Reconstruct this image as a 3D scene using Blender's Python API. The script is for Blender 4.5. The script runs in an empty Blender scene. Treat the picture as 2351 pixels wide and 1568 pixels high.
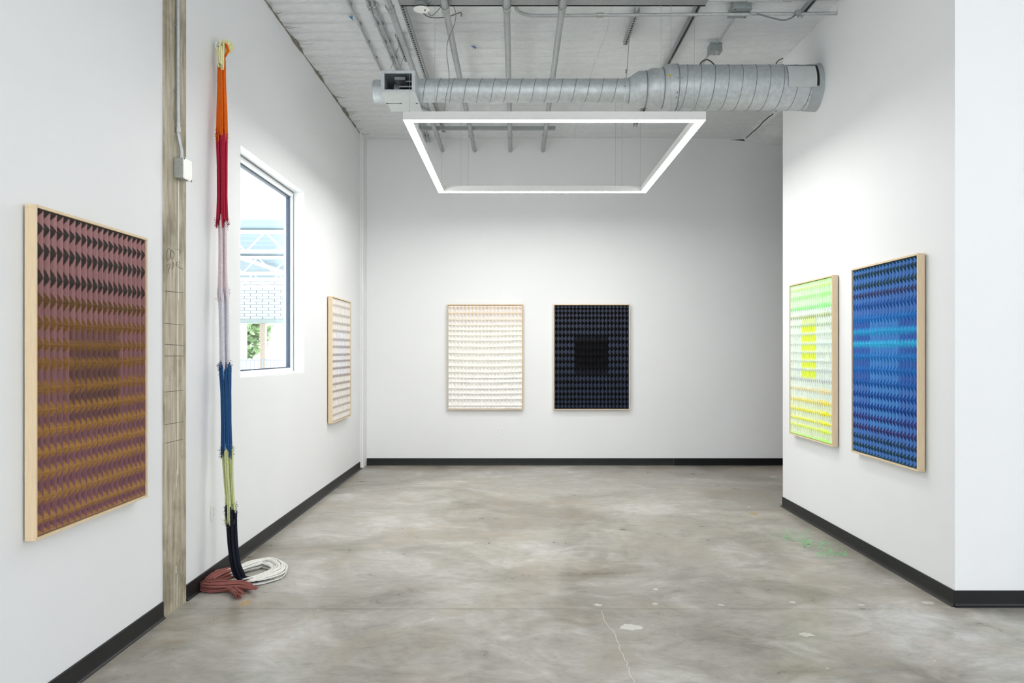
import bpy, math, random
import numpy as np
from mathutils import Vector, Matrix, noise as mnoise

random.seed(7)
rng = np.random.default_rng(11)
S = bpy.context.scene
COL = S.collection

# ------------------------------------------------------------------ camera
FPX, VX, VY, CH = 1828.56, 1184.0, 806.0, 1.588      # focal length (px), vanishing point, eye height
cam_d = bpy.data.cameras.new('camera'); cam_d.sensor_width = 36.0; cam_d.sensor_fit = 'HORIZONTAL'
cam_d.lens = 28.0
cam_d.shift_x = -(VX - 1175.5) / 2351.0
cam_d.shift_y = (VY - 784.0) / 2351.0
cam_d.clip_start = 0.05; cam_d.clip_end = 200
cam = bpy.data.objects.new('camera', cam_d); COL.objects.link(cam)
cam.location = (0, 0, CH); cam.rotation_euler = (math.pi/2, 0, 0)
S.camera = cam

# ------------------------------------------------------------------ world, exposure, portals
W = bpy.data.worlds.new('world'); S.world = W; W.use_nodes = True
bg = W.node_tree.nodes['Background']
bg.inputs[0].default_value = (0.925, 0.965, 1.0, 1); bg.inputs[1].default_value = 2.5
S.view_settings.view_transform = 'Standard'; S.view_settings.look = 'None'
S.view_settings.gamma = 1.0; S.view_settings.use_curve_mapping = False
S.view_settings.exposure = 0.95
FIX_EMIT = 33.0

XL, YB, XR, ZC = -2.10, 11.08, 2.727, 4.545            # left wall, back wall, partition face, ceiling
YP0, YP1 = 4.945, 8.13                                 # partition near and far corner
YF, XE = -4.0, 7.2                                     # unseen front wall behind the camera, far right wall
GX, GY = 1.6, 1.2                                               # unseen front and added side glazing end here, sized for the light
WY0, WY1, WZ0, WZ1 = 6.075, 7.90, 1.375, 3.16          # window opening

sun_d = bpy.data.lights.new('sun', 'SUN'); sun_d.energy = 10.0; sun_d.angle = math.radians(.6); sun_d.color = (1, .97, .92)
sun = bpy.data.objects.new('sun', sun_d); COL.objects.link(sun)        # stands behind the building's back right corner
sun.rotation_euler = Vector((-.28, -.62, -1.0)).to_track_quat('-Z', 'Y').to_euler()

def portal(name, loc, rot, sx, sy):
    l = bpy.data.lights.new(name, 'AREA'); l.shape = 'RECTANGLE'; l.size = sx; l.size_y = sy
    l.cycles.is_portal = True
    o = bpy.data.objects.new(name, l); COL.objects.link(o); o.location = loc; o.rotation_euler = rot
    return o
portal('window_portal', (XL-0.20, (WY0+WY1)/2, (WZ0+WZ1)/2), (0, -math.pi/2, 0), WZ1-WZ0, WY1-WY0)
portal('unseen_front_portal', ((XL+GX)/2, YF-0.05, 2.25), (math.pi/2, 0, 0), GX-XL, 4.1)
portal('added_side_portal', (XE+.05, (YF+GY)/2, 2.25), (0, math.pi/2, 0), 4.1, GY-YF)  # opening added on the unseen side to brighten the left wall

# ------------------------------------------------------------------ helpers
def s2l(c):
    return tuple(((v/255)/12.92 if v/255 <= .04045 else ((v/255+.055)/1.055)**2.4) for v in c[:3])
def P(px, py, d):                                       # pixel + depth -> point
    return Vector(((px-VX)*d/FPX, d, CH+(VY-py)*d/FPX))
def onfloor(px, py, z=0.0):
    return P(px, py, FPX*(CH-z)/(py-VY))
def onleft(px, py, X=XL):
    return P(px, py, FPX*X/(px-VX))
def onback(px, py, Y=YB):
    return P(px, py, Y)
def onz(px, py, z):                                     # point at a known height (ceiling things)
    return P(px, py, FPX*(z-CH)/(VY-py))

class MB:
    def __init__(s): s.v = []; s.f = []
    def quad(s, a, b, c, d):
        n = len(s.v); s.v += [tuple(a), tuple(b), tuple(c), tuple(d)]; s.f.append((n, n+1, n+2, n+3)); return s
    def box(s, x0, x1, y0, y1, z0, z1):
        n = len(s.v)
        s.v += [(x, y, z) for z in (z0, z1) for y in (y0, y1) for x in (x0, x1)]
        s.f += [tuple(n+i for i in q) for q in ((0,2,3,1),(4,5,7,6),(0,1,5,4),(2,6,7,3),(0,4,6,2),(1,3,7,5))]
        return s
    def hull8(s, pts):                                  # 8 corners in box order (x fastest, then y, then z)
        n = len(s.v); s.v += [tuple(p) for p in pts]
        s.f += [tuple(n+i for i in q) for q in ((0,2,3,1),(4,5,7,6),(0,1,5,4),(2,6,7,3),(0,4,6,2),(1,3,7,5))]
        return s
    def tube(s, pts, r, n=8, cap=True):
        pts = [Vector(p) for p in pts]; m = len(pts)
        rs = r if isinstance(r, (list, tuple)) else [r]*m
        base = len(s.v); a = None
        for i, p in enumerate(pts):
            t = (pts[min(i+1, m-1)] - pts[max(i-1, 0)])
            t = t.normalized() if t.length > 1e-9 else Vector((0, 0, 1))
            if a is None: a = t.cross(Vector((0, 0, 1)) if abs(t.z) < .9 else Vector((1, 0, 0)))
            a = a - t*a.dot(t)
            if a.length < 1e-6: a = t.orthogonal()
            a.normalize(); b = t.cross(a)
            for k in range(n):
                q = 2*math.pi*k/n
                s.v.append(tuple(p + a*(rs[i]*math.cos(q)) + b*(rs[i]*math.sin(q))))
        for i in range(m-1):
            for k in range(n):
                k2 = (k+1) % n
                s.f.append((base+i*n+k, base+i*n+k2, base+(i+1)*n+k2, base+(i+1)*n+k))
        if cap:
            s.f.append(tuple(base+k for k in reversed(range(n))))
            s.f.append(tuple(base+(m-1)*n+k for k in range(n)))
        return s
    def lathe_x(s, prof, cy, cz, n=40):                 # profile [(x, r)] about an axis along X
        base = len(s.v); m = len(prof)
        for x, r in prof:
            for k in range(n):
                q = 2*math.pi*k/n
                s.v.append((x, cy+r*math.cos(q), cz+r*math.sin(q)))
        for i in range(m-1):
            for k in range(n):
                k2 = (k+1) % n
                s.f.append((base+i*n+k, base+(i+1)*n+k, base+(i+1)*n+k2, base+i*n+k2))
        return s
    def lathe_z(s, prof, cx, cy, n=28):
        base = len(s.v); m = len(prof)
        for z, r in prof:
            for k in range(n):
                q = 2*math.pi*k/n
                s.v.append((cx+r*math.cos(q), cy+r*math.sin(q), z))
        for i in range(m-1):
            for k in range(n):
                k2 = (k+1) % n
                s.f.append((base+i*n+k, base+i*n+k2, base+(i+1)*n+k2, base+(i+1)*n+k))
        return s
    def poly(s, pts):
        n = len(s.v); s.v += [tuple(p) for p in pts]; s.f.append(tuple(range(n, n+len(pts)))); return s
    def prism(s, pts, d):                               # polygon + its copy shifted by d
        n = len(s.v); k = len(pts); d = Vector(d)
        s.v += [tuple(p) for p in pts] + [tuple(Vector(p)+d) for p in pts]
        s.f.append(tuple(range(n, n+k))); s.f.append(tuple(reversed(range(n+k, n+2*k))))
        for i in range(k):
            j = (i+1) % k; s.f.append((n+i, n+k+i, n+k+j, n+j))
        return s
    def build(s, name, mat, parent=None, smooth=False, bevel=0):
        me = bpy.data.meshes.new(name); me.from_pydata(s.v, [], s.f); me.update()
        if smooth:
            me.polygons.foreach_set('use_smooth', [True]*len(me.polygons))
        me.materials.append(mat)
        o = bpy.data.objects.new(name, me); COL.objects.link(o)
        if parent is not None: o.parent = parent; o.matrix_parent_inverse = parent_inv(parent)
        if smooth == 'auto':
            me.set_sharp_from_angle(angle=math.radians(22))
        if bevel:
            b = o.modifiers.new('bevel', 'BEVEL'); b.width = bevel; b.segments = 2; b.limit_method = 'ANGLE'
        return o
def parent_inv(p):
    m = Matrix.Translation(p.location) @ p.rotation_euler.to_matrix().to_4x4()
    return m.inverted()
def thing(name, label, cat, loc=(0, 0, 0), rz=0, group=None):
    o = bpy.data.objects.new(name, None); COL.objects.link(o)
    o.location = loc; o.rotation_euler = (0, 0, rz); o.empty_display_size = .1
    return tag(o, label, cat, group)
def tag(o, label, cat, group=None):
    o['label'] = label; o['category'] = cat
    if group: o['group'] = group
    return o
def struct(o, label=None, cat=None):
    o['kind'] = 'structure'
    if label: o['label'] = label
    if cat: o['category'] = cat
    return o

# ------------------------------------------------------------------ materials
def newmat(name):
    m = bpy.data.materials.new(name); m.use_nodes = True
    nt = m.node_tree; return m, nt, nt.nodes['Principled BSDF']
def N(nt, typ, **kw):
    n = nt.nodes.new(typ)
    for k, v in kw.items():
        if k.startswith('i_'): n.inputs[k[2:].replace('_', ' ')].default_value = v
        elif isinstance(k, str): setattr(n, k, v)
    return n
def L(nt, a, b): nt.links.new(a, b)
def ramp(nt, stops, interp='LINEAR'):
    r = nt.nodes.new('ShaderNodeValToRGB'); r.color_ramp.interpolation = interp
    e = r.color_ramp.elements
    while len(e) < len(stops): e.new(0.5)
    for el, (p, c) in zip(e, stops):
        el.position = p; el.color = (c[0], c[1], c[2], 1)
    return r
def simple(name, rgb, rough=.5, metal=0.0, var=.06, scale=12, bump=0.0, bscale=60, spec=.5, stretch=None):
    m, nt, b = newmat(name); c = s2l(rgb)
    b.inputs['Roughness'].default_value = rough; b.inputs['Metallic'].default_value = metal
    b.inputs['Specular IOR Level'].default_value = spec
    tc = N(nt, 'ShaderNodeTexCoord'); mp = N(nt, 'ShaderNodeMapping')
    if stretch: mp.inputs['Scale'].default_value = stretch
    L(nt, tc.outputs['Object'], mp.inputs[0])
    n = N(nt, 'ShaderNodeTexNoise', i_Scale=scale, i_Detail=5.0)
    L(nt, mp.outputs[0], n.inputs['Vector'])
    r = ramp(nt, [(.25, [v*(1-var) for v in c]), (.75, [min(1, v*(1+var)) for v in c])])
    L(nt, n.outputs['Fac'], r.inputs[0]); L(nt, r.outputs[0], b.inputs['Base Color'])
    if bump:
        n2 = N(nt, 'ShaderNodeTexNoise', i_Scale=bscale, i_Detail=4.0); L(nt, mp.outputs[0], n2.inputs['Vector'])
        bp = N(nt, 'ShaderNodeBump', i_Strength=bump, i_Distance=.01); L(nt, n2.outputs['Fac'], bp.inputs['Height'])
        L(nt, bp.outputs[0], b.inputs['Normal'])
    return m
M = {}
M['wall'] = simple('white_wall_paint', (236, 237, 238), .55, var=.012, scale=1.3, bump=.03, bscale=140, spec=.35)
M['galv'] = simple('galvanized_steel', (194, 199, 202), .52, .55, var=.14, scale=26, bump=.02, bscale=40)
M['pipe'] = simple('conduit_steel', (182, 186, 187), .45, .6, var=.12, scale=30)
M['strut'] = simple('strut_steel', (160, 164, 165), .48, .5, var=.15, scale=40)
M['seam'] = simple('seam_shadow_steel', (132, 136, 138), .6, .3)  # darkened so the shadow lines at duct seams sit in the colour
M['seamlight'] = simple('pale_seam_tape', (196, 197, 196), .6)
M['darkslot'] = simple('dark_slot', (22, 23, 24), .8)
M['basebd'] = simple('black_rubber_cove_base', (27, 28, 29), .45, var=.25, scale=9, bump=.02, bscale=30, spec=.3)
M['basebd2'] = simple('deep_black_rubber_cove_base', (13, 14, 16), .45, var=.2, scale=9, spec=.3)
M['maple'] = simple('maple_frame_wood', (226, 203, 168), .5, var=.06, scale=9, stretch=(14, 14, 1.2))
M['lampbody'] = simple('white_powder_coat', (216, 216, 214), .4, var=.01)
M['whiteplastic'] = simple('white_plastic', (238, 238, 236), .35, var=.01)
M['winframe'] = simple('white_vinyl_frame', (232, 234, 236), .4, var=.02)
M['gasket'] = simple('dark_blue_gasket', (48, 62, 82), .5)
M['liner'] = simple('dark_frame_liner', (58, 48, 42), .7)
M['cable'] = simple('grey_cable', (120, 122, 122), .5)
M['blackcable'] = simple('black_cable', (40, 42, 43), .5)
M['wire'] = simple('thin_steel_wire', (170, 172, 172), .4, .5)
M['pencil'] = simple('pencil_graphite', (92, 88, 82), .7)
M['paintdrip'] = simple('white_paint_drip', (222, 220, 212), .6)
M['tape'] = simple('blue_tape', (52, 120, 190), .6)
M['yellowlabel'] = simple('yellow_label', (232, 214, 62), .5)
M['redink'] = simple('label_ink', (150, 70, 40), .6)
M['patch'] = simple('white_duct_patch', (196, 200, 200), .6, var=.05, bump=.1, bscale=30)
M['mastic'] = simple('grey_mastic', (165, 172, 174), .6, var=.12, bump=.3, bscale=30)
M['box'] = simple('galvanized_box_steel', (176, 178, 174), .4, .6, var=.12, scale=40)
M['jbox'] = simple('grey_box_paint', (150, 158, 158), .45, .35, var=.1, scale=30)
M['torn'] = simple('torn_insulation_paper', (128, 124, 114), .9, var=.45, scale=60, bump=.5, bscale=80)

def mat_emit(name, strength):
    m, nt, b = newmat(name)
    b.inputs['Base Color'].default_value = (.9, .9, .9, 1)
    b.inputs['Emission Color'].default_value = (1.0, .985, .955, 1); b.inputs['Emission Strength'].default_value = strength
    return m
M['diffuser'] = mat_emit('lit_diffuser', FIX_EMIT)

def mat_floor():
    m, nt, b = newmat('polished_concrete')
    tc = N(nt, 'ShaderNodeTexCoord')
    def noise(scale, detail, stretch, rough=.6, dist=0):
        mp = N(nt, 'ShaderNodeMapping'); mp.inputs['Scale'].default_value = stretch
        L(nt, tc.outputs['Object'], mp.inputs[0])
        n = N(nt, 'ShaderNodeTexNoise', i_Scale=scale, i_Detail=detail, i_Roughness=rough, i_Distortion=dist)
        L(nt, mp.outputs[0], n.inputs['Vector']); return n.outputs['Fac']
    big = noise(.55, 6, (1, 1.3, 1), .6, .8); mid = noise(2.6, 8, (1, 1, 1), .68, 1.2); fine = noise(9, 10, (1, 1.6, 1), .74, .6)
    r1 = ramp(nt, [(.32, s2l((106, 100, 90))), (.43, s2l((138, 132, 121))), (.53, s2l((164, 160, 151))), (.64, s2l((196, 194, 190)))])
    a = N(nt, 'ShaderNodeMix', data_type='FLOAT'); a.inputs[0].default_value = .45
    L(nt, big, a.inputs[2]); L(nt, mid, a.inputs[3]); L(nt, a.outputs[0], r1.inputs[0])
    r2 = ramp(nt, [(.32, (.70, .70, .69)), (.48, (.98, .98, .98)), (.70, (1.16, 1.16, 1.16))]); L(nt, fine, r2.inputs[0])
    mul = N(nt, 'ShaderNodeMix', data_type='RGBA', blend_type='MULTIPLY'); mul.inputs[0].default_value = .8
    L(nt, r1.outputs[0], mul.inputs[6]); L(nt, r2.outputs[0], mul.inputs[7])
    # tan staining along the left wall and the joint (wear)
    tan = noise(1.4, 6, (1, 1, 1), .6, 1.0)
    rt = ramp(nt, [(.48, (0, 0, 0)), (.66, (1, 1, 1))]); L(nt, tan, rt.inputs[0])
    mt = N(nt, 'ShaderNodeMix', data_type='RGBA'); L(nt, mul.outputs[2], mt.inputs[6]); mt.inputs[7].default_value = (*s2l((158, 142, 118)), 1)
    sc = N(nt, 'ShaderNodeMath', operation='MULTIPLY'); sc.inputs[1].default_value = .40
    L(nt, rt.outputs[0], sc.inputs[0]); L(nt, sc.outputs[0], mt.inputs[0])
    # white specks
    sp = N(nt, 'ShaderNodeTexVoronoi', feature='F1', i_Scale=4.2); L(nt, tc.outputs['Object'], sp.inputs['Vector'])
    rs = ramp(nt, [(.022, (1, 1, 1)), (.034, (0, 0, 0))]); L(nt, sp.outputs['Distance'], rs.inputs[0])
    ms = N(nt, 'ShaderNodeMix', data_type='RGBA'); L(nt, rs.outputs[0], ms.inputs[0]); L(nt, mt.outputs[2], ms.inputs[6]); ms.inputs[7].default_value = (*s2l((205, 203, 196)), 1)
    L(nt, ms.outputs[2], b.inputs['Base Color'])
    rr = ramp(nt, [(.3, (.26, .26, .26)), (.7, (.42, .42, .42))]); L(nt, mid, rr.inputs[0]); L(nt, rr.outputs[0], b.inputs['Roughness'])
    bp = N(nt, 'ShaderNodeBump', i_Strength=.06, i_Distance=.01); L(nt, mid, bp.inputs['Height']); L(nt, bp.outputs[0], b.inputs['Normal'])
    b.inputs['Specular IOR Level'].default_value = .5
    return m
M['floor'] = mat_floor()
M['patchfloor'] = simple('pale_floor_patch', (200, 198, 190), .5, var=.06, scale=30)
M['greenpaint'] = simple('green_paint_speck', (120, 205, 130), .5, var=.1)
M['rust'] = simple('rust_patch', (176, 150, 112), .7, var=.25, scale=40)

def mat_column():
    m, nt, b = newmat('bare_concrete_column')
    tc = N(nt, 'ShaderNodeTexCoord')
    mp = N(nt, 'ShaderNodeMapping'); mp.inputs['Scale'].default_value = (9, 9, .9); L(nt, tc.outputs['Object'], mp.inputs[0])
    n = N(nt, 'ShaderNodeTexNoise', i_Scale=3.4, i_Detail=8.0, i_Roughness=.62); L(nt, mp.outputs[0], n.inputs['Vector'])
    r = ramp(nt, [(.26, s2l((138, 126, 104))), (.44, s2l((174, 163, 141))), (.62, s2l((196, 188, 169))), (.8, s2l((210, 205, 192)))])
    L(nt, n.outputs['Fac'], r.inputs[0])
    n2 = N(nt, 'ShaderNodeTexNoise', i_Scale=2.1, i_Detail=6.0, i_Roughness=.6); L(nt, tc.outputs['Object'], n2.inputs['Vector'])
    r2 = ramp(nt, [(.36, s2l((150, 146, 132))), (.5, (1, 1, 1))]); L(nt, n2.outputs['Fac'], r2.inputs[0])
    mx = N(nt, 'ShaderNodeMix', data_type='RGBA', blend_type='MULTIPLY'); mx.inputs[0].default_value = .55
    L(nt, r.outputs[0], mx.inputs[6]); L(nt, r2.outputs[0], mx.inputs[7])
    n3 = N(nt, 'ShaderNodeTexNoise', i_Scale=70, i_Detail=4.0); L(nt, tc.outputs['Object'], n3.inputs['Vector'])
    L(nt, mx.outputs[2], b.inputs['Base Color']); b.inputs['Roughness'].default_value = .8
    bp = N(nt, 'ShaderNodeBump', i_Strength=.25, i_Distance=.01); L(nt, n3.outputs['Fac'], bp.inputs['Height']); L(nt, bp.outputs[0], b.inputs['Normal'])
    return m
M['column'] = mat_column()

def mat_ceiling():
    m, nt, b = newmat('white_insulation_facing')
    tc = N(nt, 'ShaderNodeTexCoord')
    mp = N(nt, 'ShaderNodeMapping'); mp.inputs['Scale'].default_value = (1, 1.8, 1); L(nt, tc.outputs['Object'], mp.inputs[0])
    n = N(nt, 'ShaderNodeTexNoise', i_Scale=9, i_Detail=7.0, i_Roughness=.62, i_Distortion=.8); L(nt, mp.outputs[0], n.inputs['Vector'])
    r = ramp(nt, [(.3, s2l((234, 238, 240))), (.7, s2l((246, 249, 251)))]); L(nt, n.outputs['Fac'], r.inputs[0])
    L(nt, r.outputs[0], b.inputs['Base Color']); b.inputs['Roughness'].default_value = .42
    v = N(nt, 'ShaderNodeTexNoise', i_Scale=16, i_Detail=5.0, i_Roughness=.6, i_Distortion=2.2); L(nt, mp.outputs[0], v.inputs['Vector'])
    bp = N(nt, 'ShaderNodeBump', i_Strength=.7, i_Distance=.02); L(nt, v.outputs['Fac'], bp.inputs['Height']); L(nt, bp.outputs[0], b.inputs['Normal'])
    return m
M['ceiling'] = mat_ceiling()

def mat_glass():
    m = bpy.data.materials.new('window_glass'); m.use_nodes = True; nt = m.node_tree; nt.nodes.clear()
    out = N(nt, 'ShaderNodeOutputMaterial'); mix = N(nt, 'ShaderNodeMixShader')
    tr = N(nt, 'ShaderNodeBsdfTransparent'); tr.inputs[0].default_value = (.95, .98, .985, 1)
    gl = N(nt, 'ShaderNodeBsdfGlossy'); gl.inputs['Roughness'].default_value = .02
    lw = N(nt, 'ShaderNodeLayerWeight', i_Blend=.5); pw = N(nt, 'ShaderNodeMath', operation='POWER'); pw.inputs[1].default_value = 4.0
    fr = N(nt, 'ShaderNodeMath', operation='MULTIPLY_ADD'); fr.inputs[1].default_value = .25; fr.inputs[2].default_value = .02
    L(nt, lw.outputs['Facing'], pw.inputs[0]); L(nt, pw.outputs[0], fr.inputs[0]); L(nt, fr.outputs[0], mix.inputs[0]); L(nt, tr.outputs[0], mix.inputs[1]); L(nt, gl.outputs[0], mix.inputs[2]); L(nt, mix.outputs[0], out.inputs[0])
    return m
M['glass'] = mat_glass()

def mat_weave():
    m, nt, b = newmat('woven_thread')
    tc = N(nt, 'ShaderNodeTexCoord')
    aw = N(nt, 'ShaderNodeAttribute', attribute_name='warp'); af = N(nt, 'ShaderNodeAttribute', attribute_name='weft'); ac = N(nt, 'ShaderNodeAttribute', attribute_name='cell')
    def thr(sc, d=3.0):
        mp = N(nt, 'ShaderNodeMapping'); mp.inputs['Scale'].default_value = sc; L(nt, tc.outputs['Object'], mp.inputs[0])
        n = N(nt, 'ShaderNodeTexNoise', i_Scale=1.0, i_Detail=d); L(nt, mp.outputs[0], n.inputs['Vector']); return n.outputs['Fac']
    vw = thr((420, 420, 9)); vf = thr((9, 60, 420))
    sep = N(nt, 'ShaderNodeSeparateXYZ'); L(nt, ac.outputs['Vector'], sep.inputs[0])
    d0 = N(nt, 'ShaderNodeMath', operation='SUBTRACT'); L(nt, sep.outputs['Y'], d0.inputs[0]); L(nt, sep.outputs['X'], d0.inputs[1])
    d = N(nt, 'ShaderNodeMath', operation='ADD'); L(nt, d0.outputs[0], d.inputs[0]); L(nt, sep.outputs['Z'], d.inputs[1])
    jit = N(nt, 'ShaderNodeMath', operation='MULTIPLY_ADD'); jit.inputs[1].default_value = .55; L(nt, vw, jit.inputs[0]); L(nt, d.outputs[0], jit.inputs[2])
    rmp = N(nt, 'ShaderNodeMapRange', interpolation_type='SMOOTHSTEP'); rmp.inputs['From Min'].default_value = .15; rmp.inputs['From Max'].default_value = .40
    L(nt, jit.outputs[0], rmp.inputs['Value'])
    def shade(attr, fac):
        r = ramp(nt, [(.3, (.62, .62, .62)), (.5, (1, 1, 1)), (.72, (1.25, 1.25, 1.25))]); L(nt, fac, r.inputs[0])
        mx = N(nt, 'ShaderNodeMix', data_type='RGBA', blend_type='MULTIPLY'); mx.inputs[0].default_value = .75
        L(nt, attr.outputs['Color'], mx.inputs[6]); L(nt, r.outputs[0], mx.inputs[7]); return mx.outputs[2]
    cw = shade(aw, vw); cf = shade(af, vf)
    mx = N(nt, 'ShaderNodeMix', data_type='RGBA'); L(nt, rmp.outputs[0], mx.inputs[0]); L(nt, cw, mx.inputs[6]); L(nt, cf, mx.inputs[7])
    L(nt, mx.outputs[2], b.inputs['Base Color']); b.inputs['Roughness'].default_value = .75
    b.inputs['Specular IOR Level'].default_value = .12
    hm = N(nt, 'ShaderNodeMix', data_type='FLOAT'); L(nt, rmp.outputs[0], hm.inputs[0]); L(nt, vw, hm.inputs[2]); L(nt, vf, hm.inputs[3])
    bp = N(nt, 'ShaderNodeBump', i_Strength=.35, i_Distance=.004); L(nt, hm.outputs[0], bp.inputs['Height']); L(nt, bp.outputs[0], b.inputs['Normal'])
    return m
M['weave'] = mat_weave()

# ------------------------------------------------------------------ room shell
fl = thing('floor', None, None); del fl['label']; del fl['category']; struct(fl)
YJ = FPX*CH/(1398-VY)
MB().box(XL-.2, XE+.2, YF-.3, YB+.2, -.12, -.012).build('floor_base', M['patchfloor'], fl)
MB().box(XL-.2, XE+.2, YJ+.003, YB+.2, -.011, 0).build('slab', M['floor'], fl)
MB().box(XL-.2, XE+.2, YF-.3, YJ-.003, -.011, 0).build('slab', M['floor'], fl)
# cracks and patches lying in the slab surface
def floor_patch(name, px, py, rx, ry, mat, seed, n=18):
    c = onfloor(px, py); r = random.Random(seed); s = FPX/c.y
    pts = []
    sy = (onfloor(px, py-ry).y - onfloor(px, py+ry).y)/2
    for k in range(n):
        q = 2*math.pi*k/n; w = r.uniform(.65, 1.1)
        pts.append((c.x+math.cos(q)*rx/s*w, c.y+math.sin(q)*sy*w, .0008))
    return MB().poly(pts).build(name, mat, fl)
for i, (px, py, rx, ry) in enumerate([(1448, 1440, 26, 8), (2130, 1384, 17, 4), (1372, 1389, 10, 3), (1504, 1386, 8, 2.5), (1656, 1389, 8, 2.5), (1820, 1383, 8, 3), (1978, 1389, 8, 2.5), (1850, 1457, 20, 6), (1159, 1289, 5, 1.5), (1720, 1164, 4, 1.5), (1776, 1095, 11, 1.5), (1505, 1353, 7, 2.5)]):
    floor_patch('floor_patch', px, py, rx, ry, M['patchfloor'], i)
floor_patch('floor_patch', 563, 1385, 13, 8, M['rust'], 50)
floor_patch('floor_patch', 1731, 1180, 10, 3, M['rust'], 51)
ck = MB()
cpts = [(1382, 1402), (1389, 1428), (1412, 1452), (1421, 1478), (1425, 1497), (1439, 1522), (1447, 1545), (1457, 1568), (1462, 1590)]
cw = [onfloor(*p) for p in cpts]; cw2 = []
for a, b in zip(cw[:-1], cw[1:]):
    for k in range(4):
        t = k/4; q = a.lerp(b, t); cw2.append(Vector((q.x+random.uniform(-.006, .006), q.y, .001)))
for a, b in zip(cw2[:-1], cw2[1:]):
    ck.quad((a.x-.0022, a.y, .001), (a.x+.0022, a.y, .001), (b.x+.0022, b.y, .001), (b.x-.0022, b.y, .001))
ck.build('crack_filler', M['patchfloor'], fl)
gp = MB(); r_ = random.Random(3)
for k in range(210):
    t = r_.random(); px = 1790+150*t+r_.gauss(0, 16); py = 1222+54*t+r_.gauss(0, 10)
    c = onfloor(px, py); 
    if c.x > XR-.06: continue
    a = r_.uniform(.004, .022); bb = r_.uniform(.004, .014); q0 = r_.uniform(-.4, .4)
    gp.poly([(c.x+a*math.cos(q)*r_.uniform(.5, 1), c.y+bb*math.sin(q)+a*math.cos(q)*q0, .0009) for q in [2*math.pi*i/7 for i in range(7)]])
o = gp.build('green_paint_specks', M['greenpaint'], fl); o['kind'] = 'stuff'

TH = .2
wl = MB()
wl.box(XL-TH, XL, YF-.2, WY0, 0, ZC+.1).box(XL-TH, XL, WY1, YB+TH, 0, ZC+.1).box(XL-TH, XL, WY0, WY1, 0, WZ0).box(XL-TH, XL, WY0, WY1, WZ1, ZC+.1)
struct(wl.build('wall_left', M['wall']))
struct(MB().box(XL, XE+TH, YB, YB+TH, 0, ZC+.1).build('wall_back', M['wall']))
# partition: block whose near end turns to the right
wr = MB(); wr.prism([(XR, YP0, 0), (XE+TH, YP0, 0), (XE+TH, YP0+.16, 0), (XR+.16, YP0+.16, 0), (XR+.16, YP1, 0), (XR, YP1, 0)], (0, 0, ZC+.1))
struct(wr.build('wall_right', M['wall']))
ws_ = MB(); ws_.box(XE, XE+TH, YF-.2, YP0, 0, .2).box(XE, XE+TH, YF-.2, YP0, 4.3, ZC+.1).box(XE, XE+TH, GY, YP0, .2, 4.3)  # unseen wall; its glazed opening is added to light the left wall
for y in np.linspace(YF, GY, 3): ws_.box(XE, XE+TH, y-.05, y+.05, .2, 4.3)
struct(ws_.build('wall_side', M['wall']))
struct(MB().box(XE, XE+TH, YP0+.16, YB, 0, ZC+.1).build('wall_corridor', M['wall']))
# unseen storefront behind the camera, glazing narrowed to limit light on the right
wf = MB(); wf.box(XL, XE, YF-.2, YF, 0, .2).box(XL, XE, YF-.2, YF, 4.3, ZC+.1)
wf.box(GX, XE, YF-.2, YF, .2, 4.3)
xs = np.linspace(XL, GX, 3)
for x in xs: wf.box(max(XL, x-.05), min(XE, x+.05), YF-.2, YF, .2, 4.3)
struct(wf.build('wall_front', M['wall']))
# corner pilaster strip and ceiling
struct(MB().box(XL, XL+.028, 10.80, YB, 0, ZC).box(XL, XL+.012, 10.72, 10.80, 0, ZC).build('trim_1', M['wall'], bevel=.004))

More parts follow.
